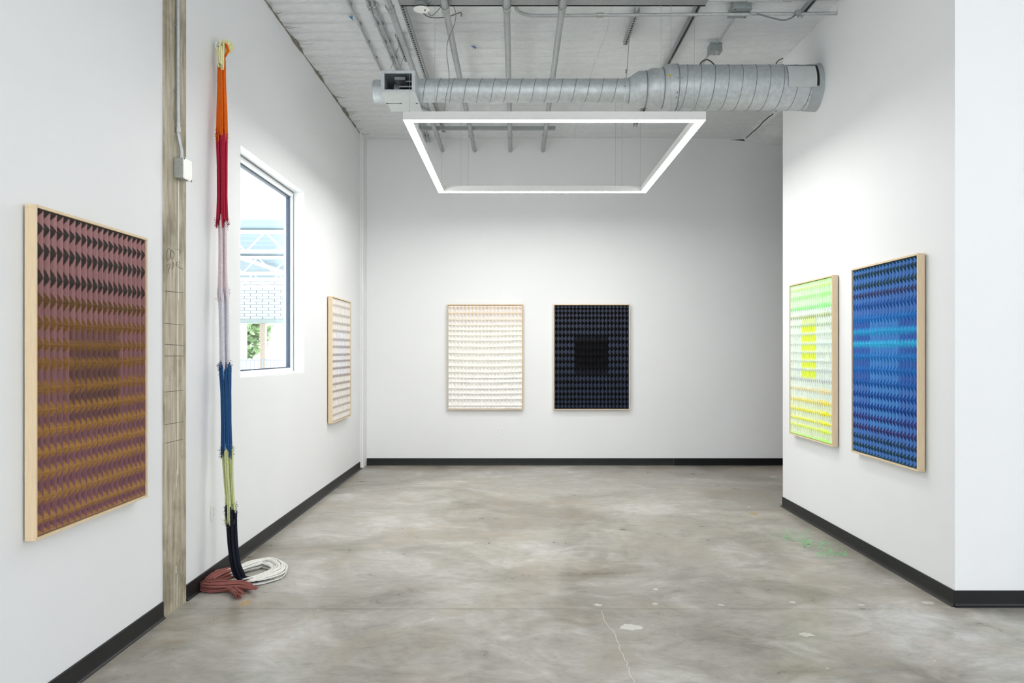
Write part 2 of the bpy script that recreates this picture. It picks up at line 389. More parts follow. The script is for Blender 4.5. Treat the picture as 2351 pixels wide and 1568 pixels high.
def ceiling():
    xs = np.concatenate([np.arange(XL-.1, 4.3, .04), np.arange(4.5, XE+.3, .5)])
    ys = np.concatenate([np.arange(YF-.2, 5.8, .5), np.arange(5.8, YB+.02, .0175)])
    X, Y = np.meshgrid(xs, ys)
    Z = np.full(X.shape, ZC)
    for i in range(X.shape[0]):
        if Y[i, 0] < 5.7: continue
        for j in range(X.shape[1]):
            x, y = X[i, j], Y[i, j]
            if x > 4.3: continue
            left = 1/(1+math.exp((x-.05)*3.2))
            ph = (y - 5.76 + .02*mnoise.noise((x*.9, y*.7, 3)))/.205
            fr = ph - math.floor(ph)
            scal = 1-abs(2*fr-1)**2.4                      # billow between the deck ribs
            a = .026*left + .006*(1-left)
            w = mnoise.noise((x*1.1, y*2.0, 0))*.020*(1-left) + mnoise.noise((x*4, y*9, 7))*.005 + (.5-abs(mnoise.noise((x*3.1+8, y*6.5, 4))))*.008 + abs(mnoise.noise((x*9, y*11, 6)))*.005 + abs(mnoise.noise((x*2.1+5, y*3.4, 2)))*.010*(1-left)
            z = ZC + .012 - a*scal - w
            if x > 3.18 and y > 8.0:
                t = min(1, (x-3.18)/.5)
                z -= .02 + .07*t + .03*mnoise.noise((x*5, y*5, 1))+.03*abs(mnoise.noise((x*2.5, y*2.5, 9)))
            # soft dimples beside hangers
            Z[i, j] = z
    v = np.stack([X.ravel(), Y.ravel(), Z.ravel()], 1)
    nx = X.shape[1]; ny = X.shape[0]
    I, J = np.meshgrid(np.arange(ny-1), np.arange(nx-1), indexing='ij')
    a = (I*nx+J).ravel()
    f = np.stack([a, a+nx, a+nx+1, a+1], 1)
    me = bpy.data.meshes.new('ceiling'); me.from_pydata(v.tolist(), [], f.tolist()); me.update()
    me.polygons.foreach_set('use_smooth', [True]*len(me.polygons)); me.materials.append(M['ceiling'])
    o = bpy.data.objects.new('ceiling', me); COL.objects.link(o); struct(o)
    MB().box(XL-TH, XE+TH, YF-.2, YB+TH, ZC+.1, ZC+.25).build('roof_deck', M['wall'], o)
    # facing seams taped along the room
    for (x, y0, y1) in ((.83, 6.3, 8.05), (.80, 8.05, 11.05)):
        s = MB(); yy = y0
        pts = []
        while yy < y1: pts.append((x+.008*math.sin(yy*7)+.01*mnoise.noise((yy*3, 0, 0)), yy, ZC-.012)); yy += .12
        s.tube(pts, .0016, 4); s.build('facing_seam', M['seamlight'], o)
    return o
CEIL = ceiling()
# torn edge of the facing along the left wall
te = MB(); r_ = random.Random(5); y = 6.0; prev = None
while y < 11.05:
    gap = max(.003, .010+.050*mnoise.noise((y*2.3, 2, 0))+.02*mnoise.noise((y*7, 5, 0)))
    a = Vector((XL+.001, y, ZC-.026-gap*.5)); b = Vector((XL+gap, y, ZC-.016))
    c = Vector((XL+gap*.45, y, ZC-.02-gap*.35+.01*mnoise.noise((y*14, 1, 1))))
    if prev:
        te.quad(prev[0], a, c, prev[1]); te.quad(prev[1], c, b, prev[2])
    prev = (a, c, b); y += .03
for k in range(16):
    y = r_.uniform(6.2, 11); l = r_.uniform(.05, .16)
    te.tube([(XL+.02, y, ZC-.03), (XL+.02+l*.6, y+r_.uniform(-.02, .02), ZC-.034), (XL+.02+l, y+r_.uniform(-.03, .03), ZC-.022)], [.0022, .0018, .0006], 4)
o = te.build('torn_edge', M['torn'], CEIL); 
r_ = random.Random(9)
# dark gap between ceiling facing and back wall
MB().prism([(2.98, YB-.001, ZC-.018), (3.19, YB-.001, ZC-.012), (3.19, YB-.001, ZC-.034)], (0, -.004, 0)).build('open_gap', M['darkslot'], CEIL)
g = MB(); pts = [(3.18+.02*mnoise.noise((y*3, 0, 0)), y, ZC-.015-.02*abs(mnoise.noise((y*4, 3, 0)))) for y in np.arange(8.2, 11.06, .1)]
g.tube(pts, .005, 5); g.build('open_gap', M['darkslot'], CEIL)

# baseboards: cove profile swept along a straight run
def cove(name, a, b, nrm, mat, h=.1):
    a, b, n = Vector(a), Vector(b), Vector(nrm)
    prof = [(0, 0), (.022, 0), (.020, .004), (.012, .010), (.008, .022), (.007, h-.004), (.004, h), (0, h)]
    m = MB(); k = len(prof)
    for p in (a, b):
        for (d, z) in prof: m.v.append(tuple(p + n*(d+.0004) + Vector((0, 0, z))))
    for i in range(k):
        j = (i+1) % k; m.f.append((i, j, k+j, k+i))
    m.f.append(tuple(reversed(range(k)))); m.f.append(tuple(range(k, 2*k)))
    o = m.build(name, mat); struct(o); return o
CY0, CY1 = 4.735, 5.045
cove('baseboard_left', (XL, YF, 0), (XL, CY0-.002, 0), (1, 0, 0), M['basebd'])
cove('baseboard_left', (XL, CY1+.012, 0), (XL, YB-.03, 0), (1, 0, 0), M['basebd'])
xs_ = (1547-VX)*YB/FPX
cove('baseboard_back', (XL+.03, YB, 0), (xs_-.002, YB, 0), (0, -1, 0), M['basebd'], .098)
cove('baseboard_back', (xs_, YB-.002, 0), (XE, YB-.002, 0), (0, -1, 0), M['basebd2'], .098)
cove('baseboard_right', (XR, YP1, 0), (XR, YP0-.006, 0), (-1, 0, 0), M['basebd'], .102)
cove('baseboard_front', (XR-.006, YP0, 0), (XE, YP0, 0), (0, -1, 0), M['basebd2'], .102)

# ------------------------------------------------------------------ window
wn = thing('window_1', None, None); del wn['label']; del wn['category']; struct(wn)
FX0, FX1 = XL-.165, XL-.105                     # frame depth range
fw = .05
for nm, (y0, y1, z0, z1) in (('frame_rail', (WY0, WY1, WZ1-fw, WZ1)), ('frame_rail', (WY0, WY1, WZ0, WZ0+fw)), ('frame_stile', (WY0, WY0+fw, WZ0+fw, WZ1-fw)), ('frame_stile', (WY1-fw, WY1, WZ0+fw, WZ1-fw))):
    MB().box(FX0, FX1, y0, y1, z0, z1).build(nm, M['winframe'], wn, bevel=.003)
gi = fw
for (y0, y1, z0, z1) in ((WY0+gi, WY1-gi, WZ1-gi-.014, WZ1-gi), (WY0+gi, WY1-gi, WZ0+gi, WZ0+gi+.010), (WY0+gi, WY0+gi+.014, WZ0+gi, WZ1-gi), (WY1-gi-.016, WY1-gi, WZ0+gi, WZ1-gi)):
    MB().box(FX0+.004, FX1-.02, y0, y1, z0, z1).build('gasket', M['gasket'], wn)
MB().box(FX0+.022, FX0+.030, WY0+gi, WY1-gi, WZ0+gi, WZ1-gi).build('pane', M['glass'], wn)
MB().box(FX1+.0005, XL-.004, WY0, WY1, WZ0, WZ0+.010).build('sill', M['winframe'], wn)
# dark caulk line where frame meets reveal
MB().box(FX1-.002, FX1+.004, WY1-.006, WY1-.001, WZ0+.02, WZ1-.02).box(FX1-.002, FX1+.004, WY0, WY1, WZ1-.006, WZ1-.001).build('caulk_line', simple('grey_caulk', (120, 122, 122), .8), wn)
#SECTION2
# ------------------------------------------------------------------ framed woven works
def woven(label, loc, rz, ridges, weft, warp, w=1.05, h=1.45, ncol=20, sag=0.0, depth=.024, vr=.9, hr=1.0, convex=1.5, bias=lambda r: 0.0, group='framed woven works'):
    t = thing('framed_weaving', label, 'artwork', loc, rz, group)
    gap, dep, fc = .010, .048, .013
    y0, y1 = -gap, -gap-dep                              # local: -Y looks into the room
    ww, hh = w/2, h/2
    def part(name, mat, mb, **k):
        o = mb.build(name, mat, None, **k); o.parent = t; return o
    for (a, b, c, d) in ((-ww, ww, hh-fc, hh), (-ww, ww, -hh, -hh+fc), (-ww, -ww+fc, -hh+fc, hh-fc), (ww-fc, ww, -hh+fc, hh-fc)):
        part('frame_side', M['maple'], MB().box(a, b, y1, y0, c, d), bevel=.0012)
    part('hanging_cleat', M['liner'], MB().box(-ww+.05, ww-.05, y0, -.0005, hh-.25, hh-.12))
    part('wall_spacer', M['liner'], MB().box(-ww+.05, ww-.05, y0, -.0005, -hh+.10, -hh+.14))
    part('backing_board', M['liner'], MB().box(-ww+fc, ww-fc, y0-.012, y0-.003, -hh+fc, hh-fc))
    iw, ih = w-2*fc-.008, h-2*fc-.008
    K = 8; nr = len(ridges)-1; front = y1+.007
    u1 = np.linspace(-1, 1, K+1)
    for r in range(nr):
        za, zb = ih/2-ridges[r]*ih, ih/2-ridges[r+1]*ih
        rh = za-zb
        D = min(depth, .60*rh+.004)
        nx = ncol*K+1
        cx = np.arange(nx); cell = np.minimum(cx//K, ncol-1); u = (cx-cell*K)/(K/2)-1
        xx = -iw/2+iw*cx/(nx-1)
        U, V = np.meshgrid(u, u1); XX = np.tile(xx, (K+1, 1))
        hgt = np.minimum(1, ((vr*np.abs(U))**3.6+(hr*np.abs(V))**3.6)**(1/3.6))
        hgt = 1-(1-hgt)**convex
        bow = lambda fr: -sag*np.sin(np.pi*np.clip((XX/iw+.5), 0, 1))*math.sin(math.pi*min(1, max(0, fr)))
        top = za+bow(ridges[r]); bot = zb+bow(ridges[r+1])
        ZZ = top+(bot-top)*(V+1)/2
        YY = front + D*(1-hgt)
        # loose threads: each cell and ridge slightly uneven
        jit = rng.normal(0, .0012, (nr+1, ncol+1))
        cc = np.clip(np.where(U < 0, np.tile(cell, (K+1, 1)), np.tile(cell, (K+1, 1))+1), 0, ncol)
        YY += np.abs(jit[r][cc])*np.abs(V)
        v = np.stack([XX.ravel(), YY.ravel(), ZZ.ravel()], 1)
        I, J = np.meshgrid(np.arange(K), np.arange(nx-1), indexing='ij'); a = (I*nx+J).ravel()
        # split quads along the pit diagonals
        uu = (U[:-1, :-1]+U[1:, 1:])/2
        um = u1[:-1]+1/K
        cu = np.tile((np.arange(nx-1) % K), (K, 1)); cv = np.tile(np.arange(K)[:, None], (1, nx-1))
        main = ((cu < K//2) == (cv < K//2)).ravel()
        f = []
        for q, mm in zip(a.tolist(), main.tolist()):
            A, B, C, Dd = q, q+nx, q+nx+1, q+1
            if mm: f += [(A, B, C), (A, C, Dd)]
            else: f += [(A, B, Dd), (B, C, Dd)]
        me = bpy.data.meshes.new('pleat_row'); me.from_pydata(v.tolist(), [], f); me.update()
        me.materials.append(M['weave'])
        wf_ = np.ones((K+1, nx, 4)); 
        ca, cb = s2l(weft[r]), s2l(weft[r+1])
        wf_[..., :3] = np.where((V < 0)[..., None], np.array(ca), np.array(cb))
        wp_ = np.ones((K+1, nx, 4)); table = np.array([[s2l(warp(r, c))] for c in range(ncol+1)]).reshape(ncol+1, 3)
        wp_[..., :3] = table[cc]
        for nm, dat in (('warp', wp_), ('weft', wf_)):
            at = me.attributes.new(nm, 'FLOAT_COLOR', 'POINT'); at.data.foreach_set('color', dat.ravel().astype(np.float32))
        ce = np.stack([np.abs(U), np.abs(V), np.full_like(U, bias(r))], -1)
        at = me.attributes.new('cell', 'FLOAT_VECTOR', 'POINT'); at.data.foreach_set('vector', ce.ravel().astype(np.float32))
        o = bpy.data.objects.new('pleat_row', me); COL.objects.link(o); o.parent = t
    return t
def lerp3(stops, n):                                     # colour list by stops [(pos, rgb)]
    out = []
    for i in range(n):
        t = i/(n-1)
        for (p0, c0), (p1, c1) in zip(stops[:-1], stops[1:]):
            if p0 <= t <= p1:
                q = (t-p0)/(p1-p0) if p1 > p0 else 0
                out.append(tuple(a+(b-a)*q for a, b in zip(c0, c1))); break
    return out
def mixc(a, b, t): return tuple(x+(y-x)*t for x, y in zip(a, b))

# brown and mauve, left wall near
rid = [0, .055, .123, .208, .275, .348, .415, .470, .550, .618, .682, .750, .812, .888, .957, 1]
wfc = lerp3([(0, (60, 53, 51)), (.2, (60, 52, 48)), (.22, (74, 58, 42)), (.3, (118, 84, 46)), (.45, (128, 92, 48)), (.7, (160, 116, 62)), (1, (156, 116, 72))], len(rid))
def wp(r, c):
    base = lerp3([(0, (164, 122, 122)), (.3, (142, 102, 102)), (.6, (122, 86, 88)), (1, (124, 84, 92))], 16)[r]
    if 5 <= r <= 9 and 6 <= c <= 14: base = mixc(base, (88, 64, 58), .65 if 6 <= r <= 8 else .4)
    return base
woven('large framed weaving in mauve and ochre brown, left of the concrete column', (XL, 3.906, 1.496), math.pi/2, rid, wfc, wp, w=1.035, h=1.436, sag=.004, depth=.025, vr=1.0, hr=.84, bias=lambda r: -.04 if r < 4 else .02)
# pale taupe, left wall beyond the window
rid = [0, .052, .13, .20, .262, .335, .393, .46, .512, .57, .635, .70, .757, .82, .885, .948, 1]
wfc = lerp3([(0, (208, 202, 194)), (.12, (190, 184, 174)), (.35, (164, 158, 162)), (.5, (150, 142, 142)), (.7, (164, 148, 140)), (.85, (188, 174, 162)), (1, (206, 194, 184))], len(rid))
woven('framed weaving with thin taupe and grey bands, between the window and the room corner', (XL, 9.375, 1.491), math.pi/2, rid, wfc, lambda r, c: (226, 221, 216) if not (4 <= r <= 9 and 7 <= c <= 13) else (222, 222, 228), w=1.01, h=1.42, bias=lambda r: -.14)
# cream, back wall
yy = [150, 165, 215, 272, 318, 360, 403, 448, 498, 556, 612, 668, 720, 768, 805, 860, 905, 952, 1010, 1036]
rid = [(v-150)/886 for v in yy]
wfc = lerp3([(0, (232, 214, 190)), (.12, (234, 218, 196)), (.18, (238, 231, 218)), (.35, (243, 241, 230)), (.6, (246, 243, 232)), (.75, (246, 244, 240)), (1, (240, 238, 236))], len(rid))
woven('framed off-white weaving with a peach top edge, on the back wall', ((1113.5-VX)*11.022/FPX, YB, 1.506), 0, rid, wfc, lambda r, c: (240, 234, 232) if r < 4 else (246, 244, 238), w=1.055, h=1.463, sag=.011, depth=.026, vr=.62, convex=1.0)
# black, back wall
cen = [160, 192, 233, 277, 325, 378, 433, 492, 550, 608, 663, 722, 780, 842, 890, 940, 982, 1017]
rid = [0]+[((a+b)/2-148)/894 for a, b in zip(cen[:-1], cen[1:])]+[1]
def wp(r, c):
    base = mixc((68, 73, 88), (50, 59, 80), r/17)
    if 6 <= r <= 11 and 6 <= c <= 14: base = (18, 19, 23) if 7 <= r <= 10 else mixc(base, (18, 19, 23), .6)
    return base
woven('framed black weaving with slate blue diamonds and a plain black centre, on the back wall', ((1358.5-VX)*11.022/FPX, YB, 1.506), 0, rid, [(8, 8, 9)]*len(rid), wp, w=1.058, h=1.463, depth=.028, convex=1.15)
# yellow green, right partition far
rid = [0, .032, .088, .162, .218, .273, .330, .394, .449, .505, .560, .625, .690, .764, .829, .889, .935, 1]
wfc = [(205, 255, 150), (205, 255, 145), (165, 250, 145), (140, 245, 135), (172, 186, 138), (186, 208, 174), (205, 222, 208), (206, 224, 214), (208, 222, 206), (206, 220, 208), (200, 212, 208), (194, 200, 198), (226, 212, 160), (232, 216, 96), (232, 226, 50), (238, 240, 60), (226, 250, 90), (180, 255, 110)]
def wp(r, c):
    base = (228, 240, 228) if r > 2 else (216, 246, 206)
    if r > 12: base = (228, 238, 206)
    if 5 <= r <= 10 and 6 <= c <= 12: base = (228, 244, 84)
    if r == 4 and 6 <= c <= 12: base = (224, 238, 170)
    return base
woven('framed weaving in neon green and yellow, far one on the right partition', (XR, 7.245, 1.506), -math.pi/2, rid, wfc, wp, w=1.06, h=1.45, depth=.024, vr=1.0, hr=.92, bias=lambda r: -.10)
# blue, right partition near
rid = [0, .035, .097, .145, .203, .275, .345, .410, .478, .548, .618, .682, .742, .802, .860, .915, .962, 1]
wfc = [(36, 66, 80), (34, 62, 78), (36, 66, 86), (52, 62, 104), (30, 80, 150), (28, 104, 180), (40, 150, 205), (48, 168, 214), (32, 112, 184), (28, 100, 176), (26, 86, 160), (24, 72, 146), (24, 66, 138), (44, 58, 120), (52, 54, 108), (38, 64, 96), (30, 62, 78), (34, 70, 90)]
def wp(r, c):
    base = (84, 130, 200) if r not in (7, 8) else (66, 116, 190)
    if 5 <= r <= 13 and 6 <= c <= 14: base = (84, 144, 212)
    elif 5 <= r <= 9: base = (70, 112, 186)
    return base
woven('framed blue weaving with cyan middle bands, near one on the right partition', (XR, 5.813, 1.513), -math.pi/2, rid, wfc, wp, w=1.05, h=1.452, depth=.025, vr=1.0, hr=.84, bias=lambda r: .05)

# ------------------------------------------------------------------ concrete column, conduit, box
PX = .012
co = thing('concrete_column', 'bare concrete column with pencil marks between white left wall panels', 'column', (XL, (CY0+CY1)/2, 0))
m = MB(); r_ = random.Random(21); n = 60
zz = np.linspace(0, ZC+.05, n); prev = None
for z in zz:
    e0 = CY0+.010*max(0, mnoise.noise((z*2.3, 1, 0)))+.006*max(0, mnoise.noise((z*9, 3, 0)))
    row = [(XL-.02, e0, z), (XL+PX, e0, z), (XL+PX, CY1, z), (XL-.02, CY1, z)]
    k = len(m.v); m.v += row
    if prev is not None:
        for i in range(3): m.f.append((prev+i, prev+i+1, k+i+1, k+i))
    prev = k
m.build('shaft', M['column'], co)
XC = XL+PX
m = MB()
def drip(px0, px1, py0, py1):
    a = onleft(px0, py0, XC); b = onleft(px1, py0, XC); 
    z0 = CH+(VY-py0)*a.y/FPX; z1 = CH+(VY-py1)*a.y/FPX
    k = max(2, int((z0-z1)/.05)); pr = None
    for i in range(k+1):
        z = z0+(z1-z0)*i/k; w = .5+.5*abs(mnoise.noise((z*5, px0, 0)))
        c = (a.y+b.y)/2; hw = abs(b.y-a.y)/2*w
        cur = ((XC+.0012, c-hw, z), (XC+.0012, c+hw, z))
        if pr: m.quad(pr[0], cur[0], cur[1], pr[1])
        pr = cur
drip(407.5, 411, 412, 690); drip(405.5, 409.5, 700, 1090); drip(403, 405.5, 1080, 1118); drip(402, 406, 1300, 1318); drip(405, 407, 1320, 1390)
m.build('paint_drip', M['paintdrip'], co)
def stroke(pts, w=.0012, name='pencil_mark'):
    q = [onleft(px, py, XC+.0012) for px, py in pts]
    q2 = []
    for a, b in zip(q[:-1], q[1:]):
        q2 += [a, a.lerp(b, .5)]
    q2.append(q[-1])
    mk.tube(q2, w, 4)
Z = lambda x, y: (360+x*80/1045, 560+y*120/1568)
mk = MB()
stroke([Z(*p) for p in ((320, 170), (360, 130), (410, 190), (415, 300), (390, 420), (340, 500), (300, 440), (295, 320), (320, 200))])
stroke([Z(*p) for p in ((420, 180), (480, 200), (520, 320), (505, 410), (460, 445), (420, 400), (425, 280), (440, 200))])
stroke([Z(*p) for p in ((545, 160), (640, 165), (710, 195), (705, 270), (665, 350))])
stroke([Z(*p) for p in ((280, 660), (340, 620), (400, 590), (395, 660), (360, 770), (340, 880))])
stroke([Z(*p) for p in ((420, 740), (465, 710))]); stroke([Z(*p) for p in ((470, 550), (460, 650), (465, 770))]); stroke([Z(*p) for p in ((500, 540), (500, 720))])
stroke([Z(*p) for p in ((540, 630), (580, 630))]); stroke([Z(*p) for p in ((595, 540), (597, 690))]); stroke([Z(*p) for p in ((620, 560), (650, 530), (680, 570), (640, 640), (670, 660), (650, 700))])
stroke([Z(*p) for p in ((650, 715), (720, 720), (770, 750))], .002)
mk.build('pencil_writing', M['pencil'], co)
for (y0, y1) in ((668, 672), (742, 746), (790, 793), (817, 817), (900, 896), (975, 968), (1018, 1008)):
    mk = MB(); stroke([(378, y0), (395, (y0*.6+y1*.4)), (420.5, y1)], .0014); mk.build('pencil_line', M['pencil'], co)

cd = thing('conduit', 'thin steel conduit running down the concrete column into a junction box', 'conduit', (XC, 4.86, 3.0))
yc = 4.885
r0 = .0115
x0 = XC+r0+.006
zt = CH+(VY-300)*yc/FPX; zb = CH+(VY-366)*yc/FPX
m = MB(); m.tube([(x0, yc, ZC-.02), (x0, yc, zt+.02)], r0, 12); m.build('tube', M['pipe'], cd, smooth='auto')
m = MB(); m.tube([(x0, yc, zt+.03), (x0, yc, zt-.02), (x0+.008, yc+.004, zt-.07), (x0+.016, yc+.010, zt-.12), (x0+.016, yc+.010, zb)], r0*.95, 12); m.build('offset_tube', M['pipe'], cd, smooth='auto')
m = MB(); m.tube([(x0, yc, zt+.02), (x0, yc, zt-.012)], r0+.004, 12); m.build('coupling', M['box'], cd, smooth='auto')
m = MB(); m.tube([(x0+.016, yc+.010, zb+.022), (x0+.016, yc+.010, zb)], r0+.005, 8); m.build('connector', M['box'], cd)
for py in (60, 210):
    z = CH+(VY-py)*yc/FPX
    m = MB(); m.box(XC+.0005, XC+.003, yc-.03, yc+.014, z-.008, z+.008); m.tube([(XC+.001, yc+.013, z), (x0, yc+r0+.001, z), (x0+r0+.001, yc, z), (x0, yc-r0-.001, z), (XC+.001, yc-.013, z)], .0016, 4)
    m.build('strap', M['box'], cd)
jb = thing('junction_box', 'square galvanized junction box mounted on the concrete column', 'electrical box', (XC, 4.92, 2.7))
zb0 = CH+(VY-411)*4.9/FPX
MB().box(XC+.0005, XC+.058, 4.858, 4.972, zb0, zb0+.122).build('body', M['box'], jb, bevel=.004)
MB().box(XC+.0585, XC+.063, 4.853, 4.985, zb0-.005, zb0+.127).build('cover', M['box'], jb, bevel=.002)
for (dx, dz) in ((.016, .03), (.016, .09), (.042, .03), (.042, .09)):
    m = MB(); q = [2*math.pi*i/14 for i in range(14)]
    m.prism([(XC+dx+.013*math.cos(a), 4.8575, zb0+dz+.013*math.sin(a)) for a in q], (0, -.0012, 0)); m.build('knockout', M['box'], jb)
for (dy, dz) in ((4.866, .117), (4.974, .004)):
    m = MB(); q = [2*math.pi*i/10 for i in range(10)]
    m.prism([(XC+.0632, dy+.005*math.cos(a), zb0+dz+.005*math.sin(a)) for a in q], (.0015, 0, 0)); m.build('screw', M['darkslot'], jb)
for dz in (.078, .094):
    m = MB(); m.prism([(XC+.050+.003*math.cos(a), 4.8575, zb0+dz+.003*math.sin(a)) for a in q], (0, -.001, 0)); m.build('screw_hole', M['darkslot'], jb)

# ------------------------------------------------------------------ outlets
def outlet(label, loc, rz):
    t = thing('wall_outlet', label, 'outlet', loc, rz, 'duplex outlets')
    def part(n, mat, mb, **k):
        o = mb.build(n, mat, None, **k); o.parent = t; return o
    part('cover_plate', M['whiteplastic'], MB().box(-.036, .036, -.006, -.0005, -.058, .058), bevel=.003)
    for dz in (-.02, .02):
        m = MB(); m.prism([(.0165*math.cos(a), -.0062, dz+.0145*math.sin(a)) for a in [2*math.pi*i/20 for i in range(20)]], (0, -.002, 0))
        rc = part('receptacle', M['whiteplastic'], m)
        m = MB(); m.box(-.008, -.0055, -.0086, -.0084, dz-.001, dz+.008).box(.0055, .008, -.0086, -.0084, dz-.001, dz+.007).box(-.0025, .0025, -.0086, -.0084, dz-.010, dz-.006)
        o = m.build('slots', M['darkslot'], None); o.parent = rc
    part('screw', M['box'], MB().prism([(.003*math.cos(a), -.0062, .003*math.sin(a)) for a in [2*math.pi*i/10 for i in range(10)]], (0, -.001, 0)))
outlet('white duplex outlet low on the back wall below the off-white weaving', ((1143.5-VX)*YB/FPX, YB, CH-185*YB/FPX), 0)
outlet('white duplex outlet low on the left wall behind the hanging yarn', (XL, 5.515, .474), math.pi/2)

# ------------------------------------------------------------------ hanging yarn
def mat_yarn(name, rgb, var=.14):
    return simple(name, rgb, .85, var=var, scale=90, bump=.35, bscale=220, spec=.15)
YC = dict(top=(232, 228, 176), orange=(226, 104, 28), red=(172, 40, 62), pink=(230, 214, 216), lav=(222, 218, 226), blue=(46, 84, 130), lime=(206, 211, 156), navy=(30, 34, 46), white=(236, 234, 228), rose=(148, 92, 86))
YM = {k: mat_yarn('yarn_'+k, v) for k, v in YC.items()}
hk = thing('wall_peg', 'round white peg on the left wall holding the knotted yarn', 'hook', (XL, 5.54, 3.70))
hc = onleft(497, 108)
m = MB(); q = [2*math.pi*i/24 for i in range(24)]
m.prism([(XL+.0005, hc.y+.034*math.cos(a), hc.z+.036*math.sin(a)) for a in q], (.012, 0, 0)); m.build('base_plate', M['whiteplastic'], hk, bevel=.002)
m = MB(); m.tube([(XL+.012, hc.y, hc.z), (XL+.085, hc.y, hc.z), (XL+.09, hc.y, hc.z)], [.02, .02, .015], 16); m.build('peg', M['whiteplastic'], hk, smooth='auto')

yr = thing('yarn_hanging', 'long hank of many-coloured knotted yarn hanging from a peg down to the floor', 'textile', (XL+.08, 5.45, 0))
def catmull(p, n):
    out = []; m_ = len(p)
    for i in range(n):
        t = i/(n-1)*(m_-1); k = min(int(t), m_-2); f = t-k
        p0, p1, p2, p3 = p[max(k-1, 0)], p[k], p[k+1], p[min(k+2, m_-1)]
        out.append(.5*((2*p1)+(p2-p0)*f+(2*p0-5*p1+4*p2-p3)*f*f+(3*p1-p0-3*p2+p3)*f**3))
    return out
def hang(px, py):                                        # hanging part: depth drifts from peg to floor
    t = (py-100)/1230
    return P(px, py, 5.53-.13*t)
yrnd = random.Random(77)
def bundle(name, pts, widths, mat, n, r, label, flat=.6, clumps=7, segs=22, fuzz0=None, fuzz1=None, ragged=.045, floor=False, wob=.10):
    path = catmull([Vector(p) for p in pts], segs)
    m = MB()
    cl = [(.95*math.cos(6.283*(i+.3)/(clumps-2)), .95*math.sin(6.283*(i+.3)/(clumps-2))) if i < clumps-2 else (.35*(2*(i-clumps+2)-1), .1) for i in range(clumps)]
    for i in range(n):
        c = cl[i % clumps]
        ou = max(-1, min(1, c[0]+yrnd.gauss(0, .20))); ov = max(-1, min(1, c[1]+yrnd.gauss(0, .2)))
        ph = yrnd.uniform(0, 6.28); e0 = yrnd.uniform(-ragged, ragged); e1 = yrnd.uniform(-ragged, ragged)
        q = []
        for k in range(segs):
            t = k/(segs-1)
            tt = min(1, max(0, t)); wd = np.interp(tt, np.linspace(0, 1, len(widths)), widths)/2
            tan = (path[min(k+1, segs-1)]-path[max(k-1, 0)]).normalized()
            if floor:
                side = tan.cross(Vector((0, 0, 1))); side = side.normalized() if side.length > .05 else Vector((1, 0, 0)); up = side.cross(tan)
            else:
                side = Vector((.72, -.69, 0)); up = Vector((.69, .72, 0))
                side = (side-tan*side.dot(tan)).normalized(); up = (up-tan*up.dot(tan)).normalized()
            du = ou+wob*math.sin(ph+t*5)
            p = path[k]+side*(du*wd)+up*(ov*wd*flat)
            if k == 0: p = p-tan*e0
            if k == segs-1: p = p+tan*e1
            if floor: p.z = max(p.z, r+.001)
            q.append(p)
        m.tube(q, [r*.55]+[r]*(segs-2)+[r*.45], 5)
    def fuzz(at, wd, cnt, length):
        c = path[at]; tan = (path[min(at+1, segs-1)]-path[max(at-1, 0)]).normalized()
        for _ in range(int(cnt*1.5)):
            b = c+Vector((yrnd.uniform(-1, 1)*wd*.45, yrnd.uniform(-1, 1)*wd*.3, 0))+tan*yrnd.gauss(0, length*.45)
            d = Vector((yrnd.gauss(0, 1), yrnd.gauss(0, 1), yrnd.gauss(0, .8))).normalized()*yrnd.uniform(.3, 1)*.014
            e = Vector((yrnd.gauss(0, 1), yrnd.gauss(0, 1), yrnd.gauss(0, .8))).normalized()*.005
            pp = [b, b+d*.5+e, b+d]
            if floor or c.z < .1:
                for z in pp: z.z = max(z.z, .003)
            m.tube(pp, .0012, 3, cap=False)
    if fuzz0: fuzz(0, widths[0], *fuzz0)
    if fuzz1: fuzz(segs-1, widths[-1], *fuzz1)
    o = m.build(name, mat, yr, smooth=True); o['label'] = label
    return o
sec = lambda *a: [hang(*p) for p in a]
px2m = 5.48/FPX*1.12
ws = lambda *a: [v*px2m for v in a]
# knot around the peg
kn = MB(); kr = random.Random(4); kc = hang(509, 108); kc = Vector((XL+.075, hc.y-.005, hc.z))
for i in range(16):
    ax = Vector((kr.gauss(0, 1), kr.gauss(0, .7), kr.gauss(0, .7))).normalized(); R = kr.uniform(.022, .040); a0 = kr.uniform(0, 6)
    e1 = ax.orthogonal().normalized(); e2 = ax.cross(e1)
    kn.tube([kc+e1*(R*math.cos(a0+q))+e2*(R*math.sin(a0+q))+ax*(.022*math.sin(q*1.5)) for q in np.linspace(0, 6.6, 18)], .007, 6)
o = kn.build('knot', YM['top'], yr, smooth=True); o['label'] = 'pale yellow knotted top'
kn = MB()
for i in range(4):
    kn.tube([hang(512, 97), hang(518+i, 103), hang(522+i, 116), hang(516+i, 128), hang(513, 134), hang(515, 145)], .0055, 6)
o = kn.build('knot_loop', YM['orange'], yr, smooth=True)
bundle('cord_section', [p+Vector((.028, -.034, 0)) for p in sec((503, 108), (502, 130), (503, 160))], ws(17, 18, 12), YM['top'], 14, .0065, 'pale yellow tassel ends', segs=12, ragged=.035)
bundle('cord_section', sec((509, 140), (509, 200), (509, 260), (509, 318)), ws(17, 19, 24, 27), YM['orange'], 46, .0055, 'bright orange section', fuzz1=(150, .03), clumps=9, wob=.05)
bundle('cord_section', sec((509, 306), (510, 380), (510, 450), (510, 512)), ws(26, 22, 22, 28), YM['red'], 46, .0055, 'crimson red section', fuzz0=(160, .03), fuzz1=(260, .04), clumps=9, wob=.05)
